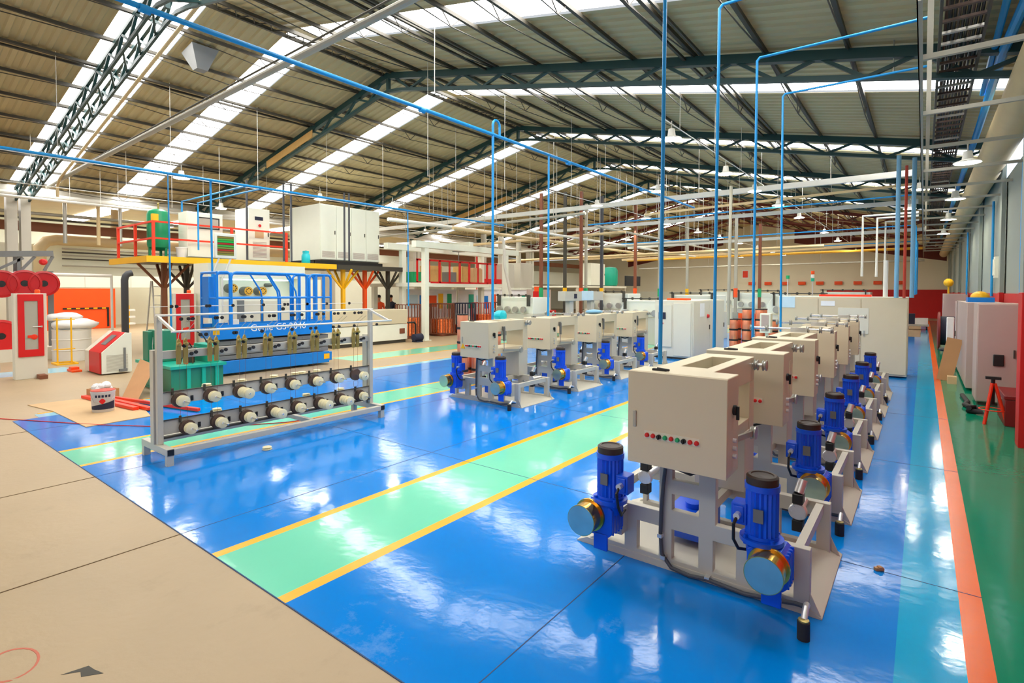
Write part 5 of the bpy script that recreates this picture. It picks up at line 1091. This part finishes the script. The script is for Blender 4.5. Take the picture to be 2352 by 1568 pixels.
for y in (0.2, 4, 7.8):
    b = MB(); b.box(0.0, 0.2, y - .1, y + .1, 0, 2.28); b.build('post', 'frame_grey', t)
cabinet('electrical_cabinet', 'white cabinet with red edging on the far mezzanine', (-20.0, 35.8, 2.42), 2.2, 0.8, 1.72)
t = thing('storage_tank', 'teal green tank standing on the far mezzanine beside a white cabinet', 'tank', (-20.3, 39.5, 2.42))
b = MB(); b.lathe([(0.0, 0.05), (0.55, 0.05), (0.62, 0.2), (0.62, 1.3), (0.5, 1.5), (0.0, 1.58)], n=24); b.build('vessel', 'teal_green', t); b = MB(); b.box(-0.4, 0.4, -0.4, 0.4, 0, 0.08); b.build('base', 'dark_steel', t)
for k, (y, z0, z1, w, m) in enumerate(((21.6, 2.2, 2.68, 1.8, 'red'), (23.5, 2.2, 3.6, 1.1, 'frame_grey'), (25.2, 2.2, 3.7, 1.2, 'frame_grey'))):
    t = thing('oven_tower', ('red panelled tower base', 'tall cream tower, nearer one', 'tall cream tower, farther one')[k] + ' beyond the red cage', 'machine', (-19.6, y + 0.6, 0), 0, 'towers beyond the cage')
    b = MB(); b.box(-0.8, 0.4, 0, w, 0, z0); b.build('lower_body', 'cab_white', t, bev=0.02); b = MB(); b.box(-0.8, 0.4, 0, w, z0, z1); b.build('upper_body', m, t, bev=0.02)
    b = MB(); b.cyl((-0.2, w / 2, z1), (-0.2, w / 2, 5.2), 0.16, n=12); b.build('chimney', 'grey_pipe', t); b = MB(); b.box(0.4, 0.42, w * 0.3, w * 0.7, z0 - 0.6, z0 - 0.15); b.build('window', 'black', t)
t = thing('red_ladder', 'red ladder with side rails rising beside the cream towers', 'ladder', (-18.9, 21.5, 2.2))
for y in (0.0, 0.45):
    b = MB(); b.box(-0.03, 0.03, y - 0.03, y + 0.03, 0, 1.7); b.build('stile', 'red', t)
for k in range(6):
    b = MB(); b.box(-0.02, 0.02, 0, 0.45, 0.25 * k + 0.1, 0.25 * k + 0.13); b.build('rung', 'red', t)
b = MB(); b.cyl((0, 0, -2.2), (0, 0, 0.0), 0.03, n=6); b.cyl((0, 0.45, -2.2), (0, 0.45, 0.0), 0.03, n=6); b.build('lower_stile', 'red', t)
for k, (x, y, m) in enumerate(((-13.0, 18.95, 'copper_dark'), (-12.4, 19.9, 'dark_steel'), (-12.0, 20.6, 'copper_dark'), (-12.9, 22.6, 'grey_pipe'), (-11.6, 21.75, 'cable'), (-11.0, 24.0, 'copper_dark'), (-10.6, 26.0, 'grey_pipe'), (-9.9, 28.0, 'grey_pipe'), (-6.6, 24.8, 'grey_pipe'), (-6.0, 26.5, 'copper_dark'))):
    t = thing('service_pole', 'service pole feeding machines deep in the hall, %s from the camera, %s' % (ORD[k], {'copper_dark': 'brown', 'dark_steel': 'black', 'grey_pipe': 'grey', 'cable': 'dark grey'}[m]), 'pole', (x, y, 0), 0, 'service poles')
    b = MB(); b.box(-0.06, 0.06, -0.05, 0.05, 1.1, roof_z(x) - 1.8); b.box(-0.1, 0.1, -0.1, 0.1, 0.0, 1.1); b.build('pole', m, t)
    b = MB(); b.box(-0.07, 0.07, -0.06, 0.06, 1.75, 2.15); b.build('socket_box', ('green', 'yellow', 'orange')[k % 3], t)
for k in range(9):
    x = -12.4 + 1.35 * k
    b = MB(); b.box(-0.28, 0.28, -0.22, 0, -0.14, 0.14); b.box(-0.2, 0.2, -0.26, -0.22, -0.08, 0.08); tag(b.build('wall_extractor', 'orange', loc=(x, Y1, 2.75), bev=0.02), 'orange box unit on the far end wall, %s counted from the middle towards the aisle' % ORD[k], 'wall unit', 'orange wall units')
t = thing('wall_sign', 'small red square sign on the far end wall', 'sign', (-13.0, Y1, 3.6)); b = MB(); b.box(-0.3, 0.3, -0.03, 0, -0.4, 0.4); b.build('plate', 'plastic_white', t); b = MB(); b.box(-0.22, 0.22, -0.035, -0.03, -0.3, 0.3); b.build('mark', 'safety_red', t)

# ------------------------------------------------------------------ along the right wall
t = cabinet('electrical_cabinet', 'grey cabinet by the right wall, front facing the camera, black lock on it', (0, 0, 0), 0.56, 0.9, 1.81, 'cab_grey', rz=-PI / 2)
t.location = (0.76, 12.55, 0)
b = MB(); b.box(0.026, 0.06, 0.22, 0.36, 0.72, 0.92); b.build('lock_box', 'black', t, bev=0.01)
t = cabinet('electrical_cabinet', 'long darker grey cabinet standing behind the front grey cabinet at the right wall', (0.70, 14.0, 0), 0.6, 0.6, 1.79, 'cab_grey', rz=PI)
t.location = (0.70, 18.6, 0)
for k in kids(t):
    pass
b = MB(); b.box(-0.62, 0.0, 0, 4.4, 0.06, 1.79); b.build('long_body', 'cab_grey', t, bev=0.008)
t = thing('helmet_box', 'blue tray with a yellow helmet lying on the long grey cabinet', 'tray', (0.98, 15.6, 1.79)); b = MB(); b.box(-0.22, 0.22, -0.3, 0.3, 0, 0.10); b.build('tray', 'lift_blue', t); b = MB(); b.sphere((0, 0, 0.10), 0.17, 14, 8, (1, 1.2, 0.8)); b.build('helmet', 'yellow', t)
t = cabinet('electrical_cabinet', 'grey cabinet farther back along the right wall, yellow lamp above it', (0.6, 27.0, 0), 0.75, 0.6, 1.95, 'cab_grey', rz=-PI / 2)
b = MB(); b.cyl((0, 0, 0), (0, 0, 0.3), 0.03, n=8); b.sphere((0, 0, 0.42), 0.16, 12, 8); tag(b.build('warning_beacon', 'yellow', loc=(0.75, 26.6, 1.95)), 'yellow round beacon on the farther grey cabinet by the right wall', 'beacon')
t = thing('cable_reel', 'dark blue cable drum with red flange lying beside the aisle far right', 'reel', (0.75, 24.0, 0))
b = MB(); b.lathe([(0.62, -0.35), (0.66, -0.33), (0.66, -0.28), (0.45, -0.27)], (0, 0, 0.66), 'x', 28); b.build('flange', 'dark_red', t); b = MB(); b.lathe([(0.5, -0.27), (0.5, 0.27)], (0, 0, 0.66), 'x', 28); b.build('cable_winding', 'navy', t); b = MB(); b.lathe([(0.45, 0.27), (0.66, 0.28), (0.66, 0.33), (0.62, 0.35)], (0, 0, 0.66), 'x', 28); b.build('flange', 'lift_blue', t)
b = MB(); b.box(-0.06, 0.12, -0.1, 0.1, 0.0, 1.25); tag(b.build('white_post', 'plastic_white', loc=(0.62, 20.8, 0), bev=0.02), 'short white post standing at the right edge of the aisle', 'post')
t = thing('stool', 'black stool standing beside the long grey cabinet at the right wall', 'stool', (0.5, 17.4, 0))
b = MB(); b.lathe([(0.0, 0.52), (0.17, 0.52), (0.18, 0.56), (0.16, 0.6), (0.0, 0.6)], n=18); b.build('seat', 'black', t)
for k in range(4):
    a = PI / 4 + k * PI / 2; b = MB(); b.cyl((0.1 * math.cos(a), 0.1 * math.sin(a), 0.52), (0.18 * math.cos(a), 0.18 * math.sin(a), 0), 0.015, n=6); b.build('leg', 'black', t)
t = thing('leaning_carton', 'brown cardboard piece leaning against the long grey cabinet', 'cardboard', (0.54, 15.6, 0)); b = MB(); b.bar((-0.14, 0, 0.0), (0.04, 0.15, 0.95), 0.28, 0.02); b.build('sheet', 'cardboard', t); b = MB(); b.box(-0.1, 0.06, -0.55, -0.3, 0, 0.16); b.build('fold', 'cardboard2', t)
t = thing('jack_stand', 'red tripod jack stand in front of the grey cabinet by the right wall', 'stand', (0.86, 10.9, 0))
for k in range(3):
    a = -2.2 + k * 2 * PI / 3; b = MB(); b.cyl((0.02 * math.cos(a), 0.02 * math.sin(a), 0.62), (0.17 * math.cos(a), 0.17 * math.sin(a), 0), 0.022, n=8); b.build('leg', 'safety_red', t)
b = MB(); b.cyl((0, 0, 0.3), (0, 0, 0.68), 0.025, n=8); b.box(-0.09, 0.09, -0.04, 0.04, 0.68, 0.72); b.build('head', 'black', t)
b = MB(); b.tube([(0.16 * math.cos(a * PI / 6), 0.16 * math.sin(a * PI / 6), 0.22) for a in range(12)], 0.008, 5, closed=True); b.build('brace_ring', 'safety_red', t)
t = thing('tool_chest', 'dark red steel chest on the floor between the cabinet and the red wall column', 'chest', (1.16, 11.2, 0)); b = MB(); b.box(-0.17, 0.22, -0.4, 0.6, 0, 0.40); b.build('body', 'dark_red', t, bev=0.01); b = MB(); b.box(-0.18, 0.23, -0.41, 0.61, 0.40, 0.46); b.build('lid', 'dark_red', t, bev=0.01); b = MB(); b.box(-0.185, -0.17, -0.05, 0.1, 0.3, 0.36); b.build('latch', 'galv', t)
pipe('floor_hose', [(0.62, 13.4, 0.03), (0.66, 12.6, 0.03), (0.60, 12.2, 0.04), (0.70, 11.9, 0.05), (0.62, 11.6, 0.04), (0.78, 11.5, 0.06), (0.72, 11.75, 0.09), (0.62, 11.55, 0.1)], 0.04, 'rubber', 'black hose lying curled on the green floor at the foot of the grey cabinet', 'hose')
b = MB(); b.box(-0.03, 0.03, -0.014, 0.014, 0, 0.02); b.box(-0.01, 0.015, -0.02, 0.01, 0.01, 0.028); tag(b.build('wood_scrap', 'cardboard', loc=(-0.22, 4.62, 0.005), rot=(0, 0, 0.7)), 'tiny brown wood scrap lying on the blue floor right of the nearest machine', 'scrap')
b = MB(); b.box(-0.1, 0, 0, 0.35, 0, 0.5); b.box(-0.12, -0.1, 0.05, 0.3, 0.06, 0.44); tag(b.build('wall_panel', 'cab_white', loc=(XR, 17.0, 2.35)), 'small grey switch box on the right wall above the red band', 'switch box')
t = thing('trolley', 'low trolley with dark blue and white load far along the aisle', 'trolley', (-0.25, 36.0, 0)); b = MB(); b.box(-0.5, 0.5, -0.4, 0.4, 0.2, 0.3); b.build('bed', 'galv', t); b = MB(); b.box(-0.45, -0.1, -0.35, 0.35, 0.3, 0.85); b.build('load', 'navy', t); b = MB(); b.box(-0.1, 0.45, -0.4, 0.3, 0.3, 0.62); b.build('cover', 'plastic_white', t)
for x in (-0.4, 0.4):
    b = MB(); b.lathe([(0.1, -0.03), (0.1, 0.03)], (x, -0.3, 0.1), 'x', 12); b.build('wheel', 'rubber', t); b = MB(); b.lathe([(0.1, -0.03), (0.1, 0.03)], (x, 0.3, 0.1), 'x', 12); b.build('wheel', 'rubber', t)

# ------------------------------------------------------------------ people beyond the platform
def person(loc, rz, label, shirt, pose):
    """one skinned body; the clothing colours are faces of that one mesh"""
    sh = [(0, 0, 0.95), (0, 0, 1.15), (0, 0, 1.38), (0, 0, 1.50), (0.02, 0, 1.60), (0.03, 0, 1.72)]
    V = list(sh); Rr = [0.15, 0.14, 0.17, 0.065, 0.085, 0.095]; Ed = [(0, 1), (1, 2), (2, 3), (3, 4), (4, 5)]; 
    for s in (-1, 1):
        i = len(V); bx, bz = pose
        V += [(0, s * 0.19, 1.40), (0.04, s * 0.25, 1.14), (bx, s * 0.18, bz), (bx + 0.09, s * 0.16, bz + 0.02)]; Rr += [0.062, 0.048, 0.036, 0.04]; Ed += [(2, i), (i, i + 1), (i + 1, i + 2), (i + 2, i + 3)]
        i = len(V); V += [(0, s * 0.10, 0.88), (0.02, s * 0.11, 0.48), (0, s * 0.11, 0.08), (0.14, s * 0.12, 0.04)]; Rr += [0.10, 0.07, 0.048, 0.045]; Ed += [(0, i), (i, i + 1), (i + 1, i + 2), (i + 2, i + 3)]
    me = bpy.data.meshes.new('person'); me.from_pydata(V, Ed, []); o = bpy.data.objects.new('person', me); COL.objects.link(o)
    md = o.modifiers.new('skin', 'SKIN'); md.use_smooth_shade = True
    for i, r in enumerate(Rr): me.skin_vertices[0].data[i].radius = (r, r)
    me.skin_vertices[0].data[0].use_root = True
    o.modifiers.new('sub', 'SUBSURF').levels = 1; bpy.context.view_layer.update()
    m2 = bpy.data.meshes.new_from_object(o.evaluated_get(bpy.context.evaluated_depsgraph_get())); o.modifiers.clear(); o.data = m2
    for m in ('skin', shirt, 'navy', 'black'): m2.materials.append(M[m])
    for p in m2.polygons:
        c = p.center; p.material_index = 0 if c.z > 1.50 or (abs(c.x) > 0.10 and 0.9 < c.z < 1.35 and c.x > 0.12) else (1 if c.z > 0.94 else (2 if c.z > 0.11 else 3)); p.use_smooth = True
    o.location = loc; o.rotation_euler = (0, 0, rz); tag(o, label, 'person', 'people beyond the platform')
    b = MB(); b.sphere((0.0, 0, 1.735), 0.105, 14, 8, (1.0, 0.92, 0.85)); b.build('hair', 'hair', o)
    b = MB(); b.sphere((0.115, 0.035, 1.69), 0.012, 8, 5); b.build('eye', 'black', o); b = MB(); b.sphere((0.115, -0.035, 1.69), 0.012, 8, 5); b.build('eye', 'black', o)
    b = MB(); b.sphere((0.13, 0, 1.66), 0.018, 8, 6, (1, 0.7, 1.3)); b.build('nose', 'skin', o); b = MB(); b.box(0.108, 0.122, -0.025, 0.025, 1.62, 1.63); b.build('mouth', 'red_brown', o)
    for s in (-1, 1):
        b = MB(); b.sphere((0.03, s * 0.10, 1.67), 0.025, 8, 6, (0.8, 0.5, 1.2)); b.build('ear', 'skin', o)
        for q in range(5):
            bx, bz = pose; b = MB(); yy = s * (0.16 + (q - 1.5) * 0.018) if q < 4 else s * 0.115; L = (0.07, 0.08, 0.075, 0.06, 0.045)[q]
            b.tube([(bx + 0.10, yy, bz + 0.02), (bx + 0.10 + L * 0.6, yy, bz + 0.01), (bx + 0.10 + L, yy - (s * 0.01 if q == 4 else 0), bz - 0.015)], [0.009, 0.008, 0.006], 6); b.build('finger', 'skin', o)
person((-20.0, 15.9, 0), -0.7, 'person with dark hair in an orange top standing near the orange post', 'orange', (0.26, 1.12))
person((-20.0, 16.6, 0), -1.2, 'person in a dark top standing between the orange post and the blue pipe', 'navy', (0.28, 1.10))
person((-20.0, 17.45, 0), -0.4, 'person in a pale top standing behind the dark hanging hoses', 'cab_grey', (0.24, 1.15))
t = thing('work_table', 'white work table the people stand at, beyond the cream water tank', 'table', (-19.3, 15.2, 0))
b = MB(); b.box(-0.35, 0.35, 0, 2.9, 1.0, 1.05); b.build('table_top', 'plastic_white', t)
for x in (-0.3, 0.3):
    for y in (0.08, 2.82):
        b = MB(); b.box(x - 0.025, x + 0.025, y - 0.025, y + 0.025, 0, 1.0); b.build('leg', 'galv', t)

for k, (p, q, r, m) in enumerate((((-23, 16.6, 4.55), (-9.5, 16.6, 4.75), 0.05, 'grey_pipe'), ((-14.6, 15.2, 4.45), (-14.6, 34, 4.45), 0.07, 'beige_pipe'), ((-16.2, 14, 4.75), (-16.2, 36, 4.75), 0.05, 'grey_pipe'), ((-12.2, 17, 4.35), (-12.2, 36, 4.35), 0.05, 'white_pipe'),
                                  ((-22, 20.8, 4.35), (-10, 20.8, 4.5), 0.06, 'beige_pipe'), ((-22, 25.5, 4.3), (-8, 25.5, 4.4), 0.07, 'grey_pipe'), ((-10.4, 19, 4.6), (-10.4, 40, 4.6), 0.05, 'grey_pipe'), ((-24, 30.8, 4.2), (-4, 30.8, 4.3), 0.08, 'beige_pipe'), ((-20, 42, 4.6), (0, 42, 4.75), 0.08, 'reel_yellow'), ((-20, 44.5, 4.0), (0, 44.5, 4.1), 0.06, 'grey_pipe'))):
    t = thing('service_pipe', 'high service pipe deep in the hall, %s counted from the platform, %s' % (ORD[k], 'along the hall' if p[0] == q[0] else 'across the hall'), 'pipe', (0, 0, 0), 0, 'service pipes deep in the hall')
    b = MB(); b.cyl(p, q, r, n=8); b.build('pipe_run', m, t)
    for i in range(5):
        f = (i + 0.5) / 5; c = [p[j] + (q[j] - p[j]) * f for j in range(3)]; b = MB(); b.cyl(c, (c[0], c[1], roof_z(c[0]) - 0.05), 0.012, n=5); b.build('hanger_rod', 'galv', t)
t = thing('curved_pipe', 'pale pipe bending down in front of the cream gantry frame', 'pipe', (0, 0, 0))
b = MB(); b.tube([(-15.2, 12.5, 4.55), (-15.2, 18.6, 4.6), (-15.2, 19.0, 4.5), (-15.2, 19.15, 4.2), (-15.2, 19.2, 3.2), (-15.2, 19.5, 2.3), (-15.2, 19.9, 1.2)], 0.07, 10); b.build('pipe_run', 'white_pipe', t)

b = MB(); b.sphere((0, 0, 0.05), 0.2, 12, 8, (1.0, 1.2, 0.28)); tag(b.build('blue_bag', 'riser_blue', loc=(-6.3, 11.45, 1.46), angle=80), 'crumpled pale blue bag lying on top of the third middle-row machine', 'bag')
t = thing('valve_motor', 'round turquoise motor on a pale frame behind the nearest middle-row machine', 'motor', (-7.35, 9.1, 0))
b = MB(); b.box(-0.3, 0.3, -0.1, 0.2, 1.28, 1.34)
for x in (-0.28, 0.28): b.box(x - 0.02, x + 0.02, 0.0, 0.04, 0, 1.28)
b.build('stand', 'cab_white', t); b = MB(); b.lathe([(0.0, -0.14), (0.09, -0.13), (0.12, -0.05), (0.12, 0.08), (0.05, 0.12), (0.0, 0.12)], (0, 0.05, 1.46), 'x', 18); b.build('motor_body', 'cyan_plastic', t)

for k, (z, r, m) in enumerate(((3.62, 0.035, 'grey_pipe'), (3.48, 0.03, 'dark_steel'), (3.36, 0.03, 'grey_pipe'), (3.22, 0.025, 'dark_steel'), (2.95, 0.03, 'grey_pipe'))):
    pipe('wall_conduit', [(-26.7, 5.9, z), (-26.7, 14.0, z - 0.05)], r, m, 'thin horizontal conduit below the fat cream duct, %s one down' % ORD[k], 'conduit', 'conduits below the cream duct')
for k, (x, y) in enumerate(((-24.9, 5.6), (-24.9, 6.6), (-24.9, 7.3))):
    pipe('eave_drop', [(x, y, 5.2), (x, y, 3.7)], 0.06, 'beige_pipe' if k == 1 else 'galv', 'short vertical pipe under the left eave above the red reels, %s along' % ORD[k], 'pipe', 'eave drop pipes')

# ------------------------------------------------------------------ light, world, camera
w = bpy.data.worlds.new('world'); S.world = w; w.use_nodes = True
w.node_tree.nodes['Background'].inputs[0].default_value = (0.90, 0.95, 1.0, 1); w.node_tree.nodes['Background'].inputs[1].default_value = 0.65
cam = bpy.data.cameras.new('camera'); co = bpy.data.objects.new('camera', cam); COL.objects.link(co); S.camera = co
cam.sensor_width = 36.0; cam.lens = 1230.0 / 2352 * 36.0; cam.clip_start = 0.05; cam.clip_end = 200
cam.shift_y = -(784 - 700) / 2352.0
dY = Vector(((2122 - 1176) / 1230, (671 - 700) / 1230, 1)).normalized()
dX = -Vector(((-425 - 1176) / 1230, (664 - 700) / 1230, 1)); dX = (dX - dY * dX.dot(dY)).normalized()
dZ = dX.cross(dY)
R = Matrix((dX, dY, dZ))            # world = R @ (x right, y down, z forward)
Bm = R @ Matrix(((1, 0, 0), (0, -1, 0), (0, 0, -1)))
co.matrix_world = Matrix.Translation((0, 0, 2.0)) @ Bm.to_4x4()
S.view_settings.view_transform = 'Standard'; S.view_settings.look = 'None'; S.view_settings.exposure = 0.05; S.view_settings.gamma = 1; S.view_settings.use_curve_mapping = False
S.cycles.max_bounces = 7; S.cycles.diffuse_bounces = 4; S.cycles.glossy_bounces = 3; S.cycles.use_denoising = True
S.cycles.sample_clamp_indirect = 8.0
